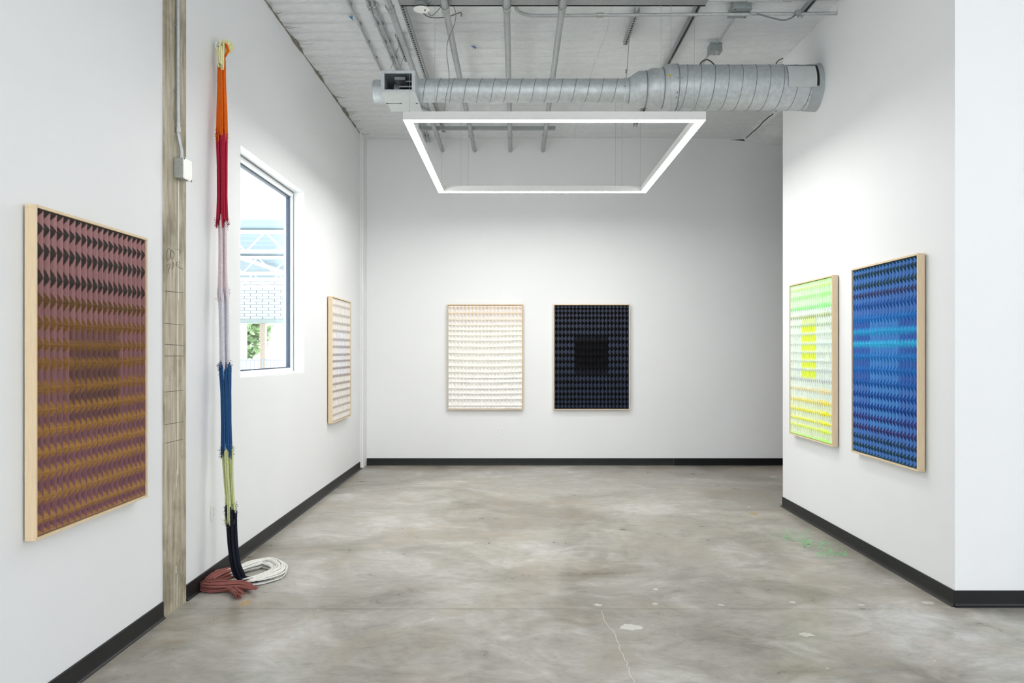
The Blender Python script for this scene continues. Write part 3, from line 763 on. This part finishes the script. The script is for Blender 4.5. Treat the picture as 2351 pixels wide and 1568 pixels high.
bundle('cord_section', sec((510, 505), (511, 560), (511, 620), (511, 682)), ws(21, 20, 21, 27), YM['pink'], 26, .0055, 'very pale pink section', fuzz1=(120, .03), clumps=6, wob=.05)
bundle('cord_section', sec((513, 668), (514, 730), (515, 790), (516, 856)), ws(26, 25, 24, 24), YM['lav'], 26, .0055, 'pale lavender section', fuzz0=(80, .03), clumps=6, wob=.06)
bundle('cord_section', sec((516, 842), (518, 900), (519, 970), (520, 1040)), ws(30, 24, 24, 28), YM['blue'], 42, .0055, 'denim blue section', fuzz0=(260, .04), fuzz1=(240, .035), clumps=8, wob=.06)
bundle('cord_section', sec((522, 1028), (524, 1090), (527, 1140), (529, 1196)), ws(27, 22, 20, 25), YM['lime'], 26, .0055, 'pale lime section', fuzz0=(90, .03), fuzz1=(260, .035), clumps=6, wob=.06)
def fl_(px, py, z): return onfloor(px, py, z)
bundle('cord_section', [hang(530, 1172), hang(532, 1215), hang(535, 1260), hang(541, 1300), fl_(553, 1324, .045), fl_(575, 1330, .03), fl_(596, 1329, .03)], ws(26, 24, 23, 24, 25, 26, 24), YM['navy'], 44, .006, 'navy black section', clumps=9, segs=34, fuzz0=(280, .05), fuzz1=(320, .05), wob=.06, floor=False)
bundle('stray_loop', sec((520, 1185), (522, 1215), (524, 1240), (531, 1268)), ws(5, 4, 6, 6), YM['navy'], 5, .0035, 'loose thin navy strands', clumps=3, segs=14, wob=.6)
bundle('cord_section', [fl_(*p, .03) for p in ((572, 1334), (600, 1328), (628, 1318), (641, 1306), (634, 1297), (618, 1292), (600, 1292), (580, 1297), (556, 1305), (534, 1313), (520, 1317))], ws(18, 25, 29, 22, 25, 30, 22, 27, 18, 22, 20), YM['white'], 60, .006, 'white loop lying on the floor', clumps=7, segs=60, fuzz0=(160, .05), fuzz1=(160, .04), floor=True, wob=.42)
bundle('cord_section', [fl_(*p, .03) for p in ((528, 1314), (505, 1322), (482, 1333), (476, 1342), (490, 1346), (520, 1346), (552, 1345), (578, 1349))], ws(24, 30, 26, 24, 28, 24, 22, 8), YM['rose'], 56, .006, 'dusty rose tangle at the end', clumps=9, segs=34, fuzz0=(300, .06), floor=True, wob=.3)
bundle('cord_end', [fl_(*p, .022) for p in ((505, 1345), (525, 1351), (538, 1357), (549, 1366))], ws(14, 16, 14, 16), YM['rose'], 20, .006, 'short dusty rose branch', clumps=5, segs=16, floor=True, wob=.2)
# ------------------------------------------------------------------ pendant light frame
LX0, LX1, LY0, LY1, LZ0, LZ1, LB = -.912, 1.540, 6.446, 9.415, 3.458, 3.528, .070
lt = thing('pendant_light', 'large white rectangular frame pendant light glowing along its underside', 'light', ((LX0+LX1)/2, (LY0+LY1)/2, LZ0))
for (x0, x1, y0, y1) in ((LX0, LX1, LY0, LY0+LB), (LX0, LX1, LY1-LB, LY1), (LX0, LX0+LB, LY0+LB, LY1-LB), (LX1-LB, LX1, LY0+LB, LY1-LB)):
    MB().box(x0, x1, y0, y1, LZ0+.003, LZ1).build('housing_bar', M['lampbody'], lt)
e = .004
for (x0, x1, y0, y1) in ((LX0+e, LX1-e, LY0+e, LY0+LB-e), (LX0+e, LX1-e, LY1-LB+e, LY1-e), (LX0+e, LX0+LB-e, LY0+LB-e, LY1-LB+e), (LX1-LB+e, LX1-e, LY0+LB-e, LY1-LB+e)):
    MB().box(x0, x1, y0, y1, LZ0-.001, LZ0+.0028).build('diffuser', M['diffuser'], lt)
def susp(px, d):
    x = (px-VX)*d/FPX
    m = MB(); m.tube([(x, d, LZ1+.012), (x+.004, d, ZC-.03)], .0013, 5); c = m.build('suspension_wire', M['wire'], lt)
    m = MB(); m.tube([(x, d, LZ1), (x, d, LZ1+.014)], .006, 8); o = m.build('gripper', M['wire'], c)
for px in (940, 998, 1517, 1540, 1594): susp(px, LY0+LB/2)
for px in (1058, 1075, 1413, 1428): susp(px, LY1-LB/2)
for px in (1014, 1470): susp(px, LY1-LB/2)
# power cord to the fixture
pc = MB(); d = 6.75
pc.tube(catmull([onz(1030, 8, 4.46), P(1041, 14, 6.62), P(1047, 35, 6.66), P(1041, 62, 6.66), P(1028, 95, 6.62), P(1026, 125, 6.56), P(1030, 160, 6.52), P(1031, 190, 6.5), P(1025, 215, 6.49), P(1022, 240, 6.48), P(1020, 254, 6.48)], 40), .0028, 6)
tag(pc.build('power_cord', M['cable'], None, smooth=True), 'thin grey power cord curling down from the ceiling to the pendant light', 'cord')

# ------------------------------------------------------------------ duct
DY, DZ = 7.23, 3.952
dt = thing('spiral_duct', 'round galvanized spiral duct running into the right partition', 'duct', (0.7, DY, DZ))
X = lambda px: (px-VX)*DY/FPX
R1, R2 = .104, .199
DZ2 = 3.978
def ductx(prof, cz, name, mat=None, n=56):
    o = MB().lathe_x(prof, DY, cz, n).build(name, mat or M['galv'], dt, smooth='auto'); return o
ductx([(X(958), R1), (X(1438), R1)], DZ, 'small_pipe')
def helix(x0, x1, R, cz, pitch, name, parent):
    pts = []; n = int((x1-x0)/pitch*36)
    for i in range(n+1):
        t = i/n; q = -2*math.pi*(x1-x0)*t/pitch
        pts.append((x0+(x1-x0)*t, DY+R*math.cos(q), cz+R*math.sin(q)))
    m = MB(); m.tube(pts, .0034, 5); o = m.build(name, M['seam'], parent, smooth=True); return o  # real ridge, with its shadow line put in as darker steel
helix(X(962), X(1434), R1, DZ, 31*DY/FPX, 'spiral_seam', dt)
ductx([(X(1432), R1+.001), (X(1433), R1+.006), (X(1441), R1+.006), (X(1442), R1+.001)], DZ, 'collar')
def interp_lathe(prof, name):                            # radius and centre height vary
    m = MB(); n = 56; base = 0
    for x, r, cz in prof:
        for k in range(n):
            q = 2*math.pi*k/n; m.v.append((x, DY+r*math.cos(q), cz+r*math.sin(q)))
    for i in range(len(prof)-1):
        for k in range(n):
            k2 = (k+1) % n; m.f.append((i*n+k, (i+1)*n+k, (i+1)*n+k2, i*n+k2))
    return m.build(name, M['galv'], dt, smooth='auto')
c1, c2 = .158, .178
interp_lathe([(X(1440), R1+.002, DZ), (X(1463), c1-.002, 3.962), (X(1467), c1+.002, 3.962), (X(1480), c1+.002, 3.962), (X(1480.5), c1-.006, 3.962)], 'reducer_cone')
interp_lathe([(X(1480), c1-.004, 3.965), (X(1493), c2-.004, 3.97), (X(1497), c2, 3.97), (X(1518), c2, 3.971), (X(1519), c2-.008, 3.971)], 'reducer_cone')
interp_lathe([(X(1518), c2-.004, 3.973), (X(1530), R2+.003, DZ2), (X(1534), R2+.006, DZ2), (X(1550), R2+.006, DZ2), (X(1550.5), R2, DZ2)], 'reducer_cone')
for (px, r, cz) in ((1480.5, c1+.001, 3.963), (1519, c2-.001, 3.972), (1550.5, R2+.004, DZ2), (1443, R1+.005, DZ)):
    ductx([(X(px-1.2), r-.004), (X(px-1.2), r+.004), (X(px+1.2), r+.004), (X(px+1.2), r-.004)], cz, 'groove_shade_ring', M['seam'])  # dark rings added to paint shade into the reducer grooves
ductx([(X(1549), R2), (XR+.03, R2)], DZ2, 'large_pipe')
helix(X(1552), XR-.02, R2, DZ2, 31*DY/FPX, 'spiral_seam', dt)
# mastic flange at the partition
m = MB(); n = 48
for (x, r) in ((XR-.10, R2+.002), (XR-.06, R2+.006), (XR-.03, R2+.007), (XR-.010, R2+.010), (XR-.0005, R2+.014)):
    for k in range(n):
        q = 2*math.pi*k/n; rr = r+.006*mnoise.noise((math.cos(q)*3, math.sin(q)*3, x*20)); m.v.append((x, DY+rr*math.cos(q), DZ2+rr*math.sin(q)))
for i in range(4):
    for k in range(n):
        k2 = (k+1) % n; m.f.append((i*n+k, (i+1)*n+k, (i+1)*n+k2, i*n+k2))
m.build('mastic_flange', M['mastic'], dt, smooth=True)
def curved(x0, x1, a0, a1, R, cz, name, mat, th=.004, na=14):
    m = MB(); 
    for r in (R, R+th):
        for i in range(na+1):
            q = math.radians(a0+(a1-a0)*i/na)
            for x in (x0, x1): m.v.append((x, DY-r*math.cos(q), cz+r*math.sin(q)))
    o = 2*(na+1)
    for i in range(na):
        a = 2*i; m.f.append((a, a+2, a+3, a+1)); m.f.append((o+a, o+a+1, o+a+3, o+a+2))
        m.f.append((a, o+a, o+a+2, a+2)); m.f.append((a+1, a+3, o+a+3, o+a+1))
    m.f.append((0, 1, o+1, o)); m.f.append((2*na, o+2*na, o+2*na+1, 2*na+1))
    return m.build(name, mat, dt)
curved(X(1794), X(1862), -13, 47, R2+.0075, DZ2, 'patch_opening', M['darkslot'], .002)
curved(X(1793), X(1856), -16, 42, R2+.0085, DZ2, 'access_patch', M['patch'], .006)
curved(X(1549.5), X(1553), -52, -8, R2+.001, DZ2, 'sealant_smear', M['paintdrip'], .004)
lb = curved(X(1525), X(1532), 10, 16.5, R2+.0015, DZ2, 'sticker', M['yellowlabel'], .001, 3)
m = MB()
for (dx, a) in ((1527.2, 14.6), (1529.6, 14.2), (1527.4, 12.8), (1529.8, 12.9), (1528.4, 11.4)):
    q = math.radians(a); p = Vector((X(dx), DY-(R2+.0038)*math.cos(q), DZ2+(R2+.0038)*math.sin(q)))
    m.tube([p+Vector((-.003, 0, .002)), p+Vector((0, 0, -.003)), p+Vector((.003, 0, .002))], .0009, 4)
m.build('sticker_print', M['redink'], lb)
for (px, a) in ((1547, 6), (1556, 6), (1546, -42), (1546, -30), (1430, 3)):
    q = math.radians(a); R = R1 if px < 1440 else R2+.006; cz = DZ if px < 1440 else DZ2
    p = Vector((X(px), DY-R*math.cos(q), cz+R*math.sin(q))); m = MB(); m.tube([p, p+Vector((0, -.006, 0))], .004, 6); m.build('screw', M['darkslot'], dt)
# supply boot with open mouth at the left end
BX0, BX1, BY0, BY1, BZ0, BZ1 = -1.165, -.872, 6.90, 7.46, 3.832, 4.018
t_ = .006
bt = MB().box(BX0, BX1, BY0, BY1, BZ0, BZ0+t_).build('supply_boot', M['patch'], dt); bt['label'] = 'open rectangular sheet metal boot at the left end'
MB().box(BX0, BX1, BY0, BY1, BZ1-t_, BZ1).build('top_panel', M['galv'], bt)
MB().box(BX0, BX0+t_, BY0, BY1, BZ0+t_, BZ1-t_).build('side_panel', M['galv'], bt)
MB().box(BX1-t_, BX1, BY0, BY1, BZ0+t_, BZ1-t_).build('side_panel', M['galv'], bt)
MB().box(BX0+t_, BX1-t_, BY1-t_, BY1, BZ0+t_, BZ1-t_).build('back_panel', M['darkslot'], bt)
rw = .026
for (a, b, c, d) in ((BX0, BX1, BZ1-rw, BZ1), (BX0, BX1, BZ0, BZ0+rw*.8), (BX0, BX0+rw, BZ0+rw*.8, BZ1-rw), (BX1-rw, BX1, BZ0+rw*.8, BZ1-rw)):
    MB().box(a-.002, b+.002, BY0-.004, BY0-.0005, c, d).build('rim', M['galv'], bt)
# damper inside the boot
m = MB(); m.lathe_x([(BX0+.07, .085), (BX0+.07, .062), (BX0+.12, .062), (BX0+.12, .085), (BX0+.07, .085)], DY+.0, DZ-.03, 30); m.build('inner_collar', M['galv'], bt, smooth='auto')
for i in range(3):
    z = BZ0+.05+.045*i; MB().box(BX0+.13, BX1-.02, BY0+.16, BY0+.165, z, z+.012).build('damper_blade', M['strut'], bt)
MB().box(BX0+.10, BX1-.10, BY0+.10, BY0+.30, BZ1-.045, BZ1-.020).build('damper_arm', M['strut'], bt)
for px, py in ((889, 237), (920, 237), (957, 237)):
    z = BZ0-.001; p = onz(px, py, z); m = MB(); m.tube([p+Vector((-.008, .006, 0)), p+Vector((0, 0, -.002)), p+Vector((.006, .01, 0))], .003, 5); m.build('screw', M['darkslot'], bt)
m = MB(); a, b = onz(891, 237.5, BZ0-.001), onz(920, 237.5, BZ0-.001); m.tube([a, b], .0015, 4); m.build('seam', M['darkslot'], bt)
# end cap stub
m = MB(); m.lathe_x([(BX0+.002, R1), (X(863), R1), (X(860), R1-.004), (X(858), R1-.012), (X(858), .001)], DY, DZ-.008, 48); m.build('end_cap', M['galv'], dt, smooth='auto')
m = MB(); m.lathe_x([(BX0-.016, R1+.003), (BX0-.010, R1+.005), (BX0-.004, R1+.003)], DY, DZ-.008, 48); m.build('collar', M['galv'], dt, smooth='auto')
# corner fin behind the boot
m = MB(); m.prism([(BX1+.004, BY1-.10, BZ0), (BX1+.004, BY1, BZ0), (BX1+.06, BY1, BZ0+.002), (BX1+.05, BY1-.02, BZ0)], (0, 0, .03)); m.build('corner_flange', M['strut'], bt)

# ------------------------------------------------------------------ ceiling conduits
def run(label, x, y0, y1, z, r, joints=(), name='ceiling_pipe', mat='pipe', group=None, cat='pipe', clips=None, endcap=True):
    t = thing(name, label, cat, (x, y0, z), 0, group)
    MB().tube([(x, y0, z), (x, y1, z)], r, 20).build('tube', M[mat], t, smooth='auto')
    for j in joints:
        MB().tube([(x, j-.03, z), (x, j-.028, z), (x, j+.028, z), (x, j+.03, z)], [r, r+.006, r+.006, r], 20).build('coupling', M['box'], t, smooth='auto')
        MB().box(x-.008, x+.008, j-.012, j+.012, z-r-.016, z-r-.005).build('set_screw', M['box'], t)
    if clips:
        for c in clips: MB().box(x-r-.006, x+r+.006, c-.012, c+.012, z+r*.2, z+r+.012).build('clip', M['strut'], t)
    return t
ZP = 4.378
for nm, x in (('leftmost', -1.018), ('second', -.572), ('third', -.073), ('rightmost', .378)):
    run({'leftmost': 'leftmost of the four thick steel pipes under the ceiling', 'second': 'second from left of the four thick steel pipes under the ceiling', 'third': 'third from left of the four thick steel pipes under the ceiling', 'rightmost': 'rightmost of the four thick steel pipes under the ceiling'}[nm], x, 4.2, YB-.002, ZP, .0275, (6.50, 10.32), group='thick ceiling pipes')
for i, (x, y1, lb_) in enumerate(((-1.395, 8.4, 'thin conduit nearest the left wall, stopping behind the duct boot'), (-1.238, YB-.002, 'thin conduit between the leftmost thick pipe and the left wall, left of a twin'), (-1.196, YB-.002, 'thin conduit just right of its twin, beside the leftmost thick pipe'))):
    run(lb_, x, 4.2, y1, 4.50, .011, (6.75,) if i else (), 'thin_conduit', group='thin ceiling conduits', cat='conduit', clips=list(np.arange(6.3, y1-.1, .41)))
# struts
def strut(label, a, b, wid, ht, slots, slotpitch=.05, name='strut_channel', group='strut channels', slot_len=.028, slot_w=.014, open_down=False):
    a, b = Vector(a), Vector(b); t = thing(name, label, 'bracket', tuple(a), 0, group)
    along_x = abs(b.x-a.x) > abs(b.y-a.y)
    m = MB(); w2 = wid/2; g = .0028
    def bx(u0, u1, v0, v1, z0, z1):
        if along_x: m.box(a.x+u0, a.x+u1, a.y+v0, a.y+v1, a.z+z0, a.z+z1)
        else: m.box(a.x+v0, a.x+v1, a.y+u0, a.y+u1, a.z+z0, a.z+z1)
    ln = abs(b.x-a.x) if along_x else abs(b.y-a.y)
    if open_down:
        bx(0, ln, -w2, w2, ht-g, ht); bx(0, ln, -w2, -w2+g, 0, ht-g); bx(0, ln, w2-g, w2, 0, ht-g); bx(0, ln, -w2+g, -w2+.010, 0, g); bx(0, ln, w2-.010, w2-g, 0, g)
    else:
        bx(0, ln, -w2, w2, 0, g); bx(0, ln, -w2, -w2+g, g, ht); bx(0, ln, w2-g, w2, g, ht)
    m.build('channel', M['strut'], t)
    if open_down:
        m2 = MB(); m = m2; bx(0, ln, -w2+.011, w2-.011, ht-g-.002, ht-g-.001); m2.build('channel_inside', M['darkslot'], t)
    if slots:
        u = .03; proto = None
        while u < ln-.04:
            m = MB(); z0 = -.0006
            bx(u, u+slot_len, -slot_w/2, slot_w/2, z0, z0+.0004)
            o = m.build('slot', M['darkslot'], t); u += slotpitch
    return t
strut('long slotted strut channel right of the leftmost thick pipe', (-.930, 5.9, 4.415), (-.930, 10.30, 4.415), .041, .041, True)
strut('short slotted strut bracket near the duct boot hangers', (-1.085, 7.30, 4.47), (-1.085, 7.95, 4.47), .04, .03, True)
strut('short slotted strut bracket above the duct reducer', (1.035, 6.78, 4.475), (1.035, 7.52, 4.475), .041, .041, True)
strut('long plain strut channel running over the large end of the duct', (1.535, 6.60, 4.475), (1.535, 10.25, 4.475), .041, .041, False, open_down=True)
strut('rear strut rail under the back ends of the thick pipes', (-1.235, 10.15, 4.4075), (.505, 10.15, 4.4075), .045, .041, False)
strut('short angled strut near the top of the right partition', (2.46, 6.55, 4.475), (2.46, 6.90, 4.475), .041, .041, False, open_down=True)
bm_ = thing('support_beam', 'wide steel channel beam crossing above the thick pipes at the top of the view', 'beam', (.4, 6.4, 4.41))
bx0, bx1 = (920-VX)*6.5/FPX, (1618-VX)*6.52/FPX
MB().box(bx0, bx1, 6.20, 6.49, 4.4065, 4.415).build('bottom_flange', M['strut'], bm_)
MB().box(bx0, bx1, 6.485, 6.50, 4.415, 4.436).build('web', M['strut'], bm_)
MB().box(bx0, bx1, 6.497, 6.512, 4.4065, 4.412).build('dark_lip', M['darkslot'], bm_)
for x in (-1.018, -.572, -.073, .378):
    MB().tube([(x+.034*math.cos(q), 6.44, ZP+.034*math.sin(q)) for q in np.linspace(.3, -3.45, 16)], .004, 5).build('pipe_strap', M['strut'], bm_, smooth=True)
# cross conduits with swept bends
def bendrun(label, pts, r, joints=(), name='cross_conduit'):
    t = thing(name, label, 'conduit', tuple(pts[0]), 0, 'cross conduits')
    MB().tube(pts, r, 14).build('tube', M['pipe'], t, smooth='auto')
    for p in joints:
        p = Vector(p); MB().tube([p-Vector((.03, 0, 0)), p+Vector((.03, 0, 0))], r+.006, 12).build('coupling', M['box'], t, smooth='auto')
    return t
def swept(x, y, z, xr, y2, rad, y0=4.2):
    pts = [(x, y0, z), (x, y-rad, z)]
    for q in np.linspace(0, math.pi/2, 9)[1:]:
        pts.append((x+rad*(1-math.cos(q)), y-rad+rad*math.sin(q), z))
    pts.append((xr, y2, z)); return pts
r1 = .0145
zA = 4.455
bendrun('steel conduit bending right and crossing the ceiling to the partition, lower one', swept(.003, 6.81, zA, XR-.002, 6.76, .17), r1, ((.72, 6.797, zA),))
bendrun('steel conduit bending right just behind the support beam, upper one', swept(.045, 6.66, 4.50, XR-.002, 6.58, .12), r1*.8, ((1.95, 6.605, 4.50), (2.25, 6.597, 4.50)))
# smoke detector
sd = thing('smoke_detector', 'round white smoke detector below the support beam', 'detector', (-.79, 6.66, 4.42))
c = onz(968, 22, 4.365)
MB().lathe_z([(4.356, .001), (4.356, .040), (4.360, .062), (4.366, .067), (4.372, .062), (4.373, .001)], c.x, c.y, 36).build('disc', M['whiteplastic'], sd, smooth='auto')
MB().lathe_z([(4.373, .047), (4.4055, .047), (4.4055, .001)], c.x, c.y-.03, 28).build('base', M['jbox'], sd, smooth='auto')
MB().tube([(c.x+.03, c.y-.02, 4.356), (c.x+.03, c.y-.02, 4.345)], .005, 6).build('sensor_pin', M['darkslot'], sd)
m = MB(); m.tube(catmull([onz(972, 31, 4.45), P(985, 39, 6.75), P(1005, 41, 6.78), P(1030, 38, 6.8), P(1045, 33, 6.8), onz(1058, 29, 4.52), onz(1059, 38, 4.50)], 30), .005, 6)
tag(m.build('drooping_cable', M['cable'], None, smooth=True), 'grey cable drooping from beside the smoke detector', 'cable')
m = MB(); m.tube(catmull([P(983, 27, 6.53), P(986, 34, 6.6), P(992, 36, 6.62), P(1003, 27, 6.58), onz(1011, 17, 4.40)], 20), .0035, 6)
tag(m.build('thin_cable', M['cable'], None, smooth=True), 'thin cable looping from the smoke detector to a thick pipe', 'cable')
# junction boxes on the right
jb2 = thing('ceiling_box', 'larger grey junction box on the cross conduit near the partition', 'electrical box', (1.9, 6.82, 4.47))
zz0 = 4.455; a = onz(1675, 43, zz0); b = onz(1712, 43, zz0); cfront = onz(1690, 15, zz0+.02)
MB().box(1.835, 1.99, 6.70, 6.90, 4.4755, 4.53).build('body', M['jbox'], jb2, bevel=.004)
MB().box(1.83, 1.995, 6.695, 6.905, 4.471, 4.475).build('cover', M['jbox'], jb2, bevel=.002)
for (x, y) in ((1.85, 6.72), (1.975, 6.88)): MB().tube([(x, y, 4.471), (x, y, 4.467)], .005, 8).build('screw', M['darkslot'], jb2)
jb3 = thing('ceiling_box', 'smaller grey junction box between the cross conduit and the large duct', 'electrical box', (1.9, 7.6, 4.47))
MB().box(1.84, 1.955, 7.53, 7.66, 4.437, 4.51).build('body', M['jbox'], jb3, bevel=.006)
MB().box(1.835, 1.96, 7.525, 7.665, 4.4325, 4.4365).build('cover', M['jbox'], jb3, bevel=.002)
MB().tube([(1.90, 7.55, 4.4325), (1.90, 7.55, 4.415), (1.90, 7.53, 4.41)], .014, 10).build('connector', M['strut'], jb3)
for x in (1.868, 1.915): MB().box(x, x+.03, 7.645, 7.656, 4.4315, 4.4322).build('knockout', M['whiteplastic'], jb3)
run('short conduit between the two ceiling junction boxes', 1.905, 6.908, 7.522, 4.495, .0115, (), 'thin_conduit', group='thin ceiling conduits', cat='conduit')
run('short conduit from the smaller ceiling box toward the back wall over the large duct', 1.885, 7.668, 8.6, 4.485, .0115, (), 'thin_conduit', group='thin ceiling conduits', cat='conduit')
m = MB(); m.tube(catmull([onz(1738, 31, 4.435), P(1760, 38, 6.70), P(1795, 46, 6.70), P(1815, 42, 6.70), onz(1830, 31, 4.46)], 24), .0065, 8)
tag(m.build('flex_cable', M['cable'], None, smooth=True), 'grey flexible cable sagging under the cross conduit beside the partition', 'cable')
m = MB(); m.tube(catmull([onz(1716, 27, 4.47), P(1725, 33, 6.75), P(1735, 34, 6.75), onz(1742, 29, 4.48)], 14), .002, 5)
tag(m.build('thin_cable', M['cable'], None, smooth=True), 'very thin wire loop under the larger ceiling box', 'cable')
cl = thing('cable_clamp', 'small steel clamp hanging from the short angled strut', 'clamp', tuple(onz(1832, 28, 4.45)))
p = onz(1832, 28, 4.45)
MB().box(p.x-.022, p.x+.022, p.y-.02, p.y+.02, 4.425, 4.465).build('body', M['jbox'], cl, bevel=.005)
for k in range(2): MB().tube([p+Vector((.03+.010*math.cos(q)*.5, .01, -.01-.02*k+.010*math.sin(q))) for q in np.linspace(0, 6.28, 12)], .0018, 5).build('chain_link', M['strut'], cl)
m = MB(); m.tube(catmull([P(1605, 152, 7.24), P(1612, 141, 7.27), P(1622, 137, 7.28), P(1632, 141, 7.28), P(1643, 152, 7.24)], 20), .0055, 6)
tag(m.build('black_cable', M['blackcable'], None, smooth=True), 'black cable arching behind the top of the large duct', 'cable')
m = MB(); m.tube(catmull([P(1782, 146, 7.5), P(1787, 139, 7.7), onz(1797, 134, 4.50)], 12), .0055, 6)
tag(m.build('black_cable', M['blackcable'], None, smooth=True), 'short black cable end poking out where ceiling meets the partition', 'cable')
# duct hangers
def hanger(label, pts, r=.0025, sleeve=None):
    t = thing('duct_hanger', label, 'hanger', tuple(pts[0]), 0, 'duct hanger wires')
    MB().tube(pts, r, 6).build('wire', M['strut'], t)
    if sleeve: MB().tube(sleeve, .009, 8).build('crimp', M['strut'], t)
hanger('steel wire hanger above the duct reducer', [(1.035, DY, 4.474), (X(1438), DY, DZ+R1+.004)], .003, [P(1438.5, 160, DY), P(1437.5, 168, DY)])
hanger('left leg of the wire hanger above the duct boot', [(-1.075, 7.42, 4.469), (X(888), 7.2, BZ1+.001)])
hanger('right leg of the wire hanger above the duct boot', [(-1.085, 7.75, 4.469), (-1.11, 7.30, BZ1+.001)])
# small things stuck to the ceiling
for nm, pts in (('blue tape scrap stuck to the ceiling near the thin conduits', ((801, 38), (809, 38), (810, 47))), ('blue tape scrap stuck to the ceiling between two thick pipes', ((1081, 106), (1093, 108), (1092, 113)))):
    q = [onz(px, py, ZC-.020) for px, py in pts]
    tag(MB().prism(q, (0, 0, .0008)).build('tape_scrap', M['tape'], None), nm, 'tape', 'blue tape scraps')
# ------------------------------------------------------------------ outside the window
M['asphalt'] = simple('pale_pavement', (182, 182, 178), .9, var=.08)
M['deckblue'] = simple('pale_blue_roof_deck', (138, 156, 168), .6, var=.05)
M['whitesteel'] = simple('white_painted_steel', (236, 238, 240), .5, var=.02)
M['wood'] = simple('weathered_wood_post', (176, 160, 146), .8, var=.15)
M['leaf'] = simple('tree_leaf', (104, 132, 84), .6, var=.35, scale=6)
M['bark'] = simple('tree_bark', (110, 98, 86), .9)
M['rail'] = simple('grey_railing_steel', (150, 160, 172), .5)
M['brick'] = simple('white_painted_brick', (196, 202, 206), .8, var=.06, scale=30)
M['fascia'] = simple('grey_green_fascia', (150, 162, 160), .7)
pav = MB().box(-40, XL-TH-.001, 4, 60, -.3, -.15).build('pavement', M['asphalt']); struct(pav)
cn = thing('canopy', 'open steel canopy with corrugated deck seen high through the window', 'canopy', (-7, 22, -.15))
z0 = 4.22; d0, d1 = 16.2, 28.5; cx0, cx1 = -13, -4.35
m = MB(); n = 64; ys = np.linspace(d0, d1, n)
pr = None
for i, y in enumerate(ys):
    z = z0+(.05 if i % 4 < 2 else 0); c = ((cx0, y, z), (cx1, y, z))
    if pr: m.quad(pr[0], pr[1], c[1], c[0])
    pr = c
m.build('deck', M['deckblue'], cn)
for y in (17.3, 22.0, 26.7):
    ms = MB(); ms.box(cx0, cx1, y-.05, y+.05, z0-.08, z0-.005).box(cx0, cx1, y-.05, y+.05, z0-.50, z0-.44); ms.build('truss_chord', M['whitesteel'], cn)
    x = cx0; k = 0
    while x < cx1-.4:
        a = (x, y, z0-.47 if k % 2 else z0-.04); b = (x+.42, y, z0-.04 if k % 2 else z0-.47)
        MB().tube([a, b], .02, 6).build('truss_web', M['whitesteel'], cn); x += .42; k += 1
for x in (-10.5, -7.4, -4.6):
    MB().box(x-.06, x+.06, d0, d1, z0-.16, z0-.085).build('purlin', M['whitesteel'], cn)
for (x, y) in ((-10.9, 26), (-4.6, 17.3)):
    MB().box(x-.09, x+.09, y-.09, y+.09, -.15, z0-.17).build('post', M['whitesteel'], cn)
bw = thing('brick_gable', 'white painted brick wall band hanging beyond the canopy', 'wall', (-9, 29, 2.7))
MB().box(-15, -4.2, 29.06, 29.3, 2.75, 4.9).build('backing', M['brick'], bw)
bm = MB().box(0, .40, 0, .05, 0, .085).build('brick', M['brick'], bw); me_b = bm.data; first = True
k = 0
for row in range(14):
    x = -11.4+(.22 if row % 2 else 0)
    while x < -8.2:
        if first: o = bm; first = False
        else:
            o = bm.copy(); COL.objects.link(o)
        o.parent = bw; o.location = (x+9, .012, .06+row*.105); x += .44; k += 1
MB().box(-15, -4.2, 28.95, 29.3, 2.60, 2.745).build('fascia', M['fascia'], bw)
MB().box(-9.32, -9.12, 29.0, 29.2, -.15, 2.595).build('support_post', M['wood'], bw)
MB().box(-10.05, -9.85, 29.0, 29.2, -.15, 2.595).build('white_post', M['whitesteel'], bw)
rl = thing('railing', 'low picket railing outside under the canopy', 'railing', (-9, 27.8, -.15))
x = -10.4
MB().box(-10.4, -7.4, 27.78, 27.82, 1.26, 1.30).build('top_rail', M['rail'], rl); MB().box(-10.4, -7.4, 27.78, 27.82, .0, .04).build('bottom_rail', M['rail'], rl)
while x < -7.4:
    MB().box(x, x+.025, 27.785, 27.815, -.15, 1.26).build('picket', M['rail'], rl); x += .14
def tree(label, x, y, h, r, seed, n=2200):
    t = thing('tree', label, 'tree', (x, y, -.15), 0, 'trees outside'); q = random.Random(seed)
    MB().tube([(x, y, -.15), (x+.1, y, h*.35), (x-.05, y+.1, h*.7)], [.16, .12, .05], 8).build('trunk', M['bark'], t)
    m = MB()
    for _ in range(n):
        d = Vector((q.gauss(0, 1), q.gauss(0, 1), q.gauss(0, 1))).normalized()*r*q.uniform(.45, 1)
        c = Vector((x, y, h*.62))+Vector((d.x, d.y, d.z*1.15))
        u = Vector((q.gauss(0, 1), q.gauss(0, 1), q.gauss(0, .6))).normalized()*.20; v = u.orthogonal().normalized()*.11
        m.quad(c-u, c+v, c+u, c-v)
    o = m.build('foliage', M['leaf'], t); o['kind'] = 'stuff'
tree('leafy green tree outside the window, left of the wooden post', -12.6, 36, 4.6, 1.5, 1)
tree('leafy green tree outside the window, right of the wooden post', -9.9, 39.5, 4.4, 1.5, 2)
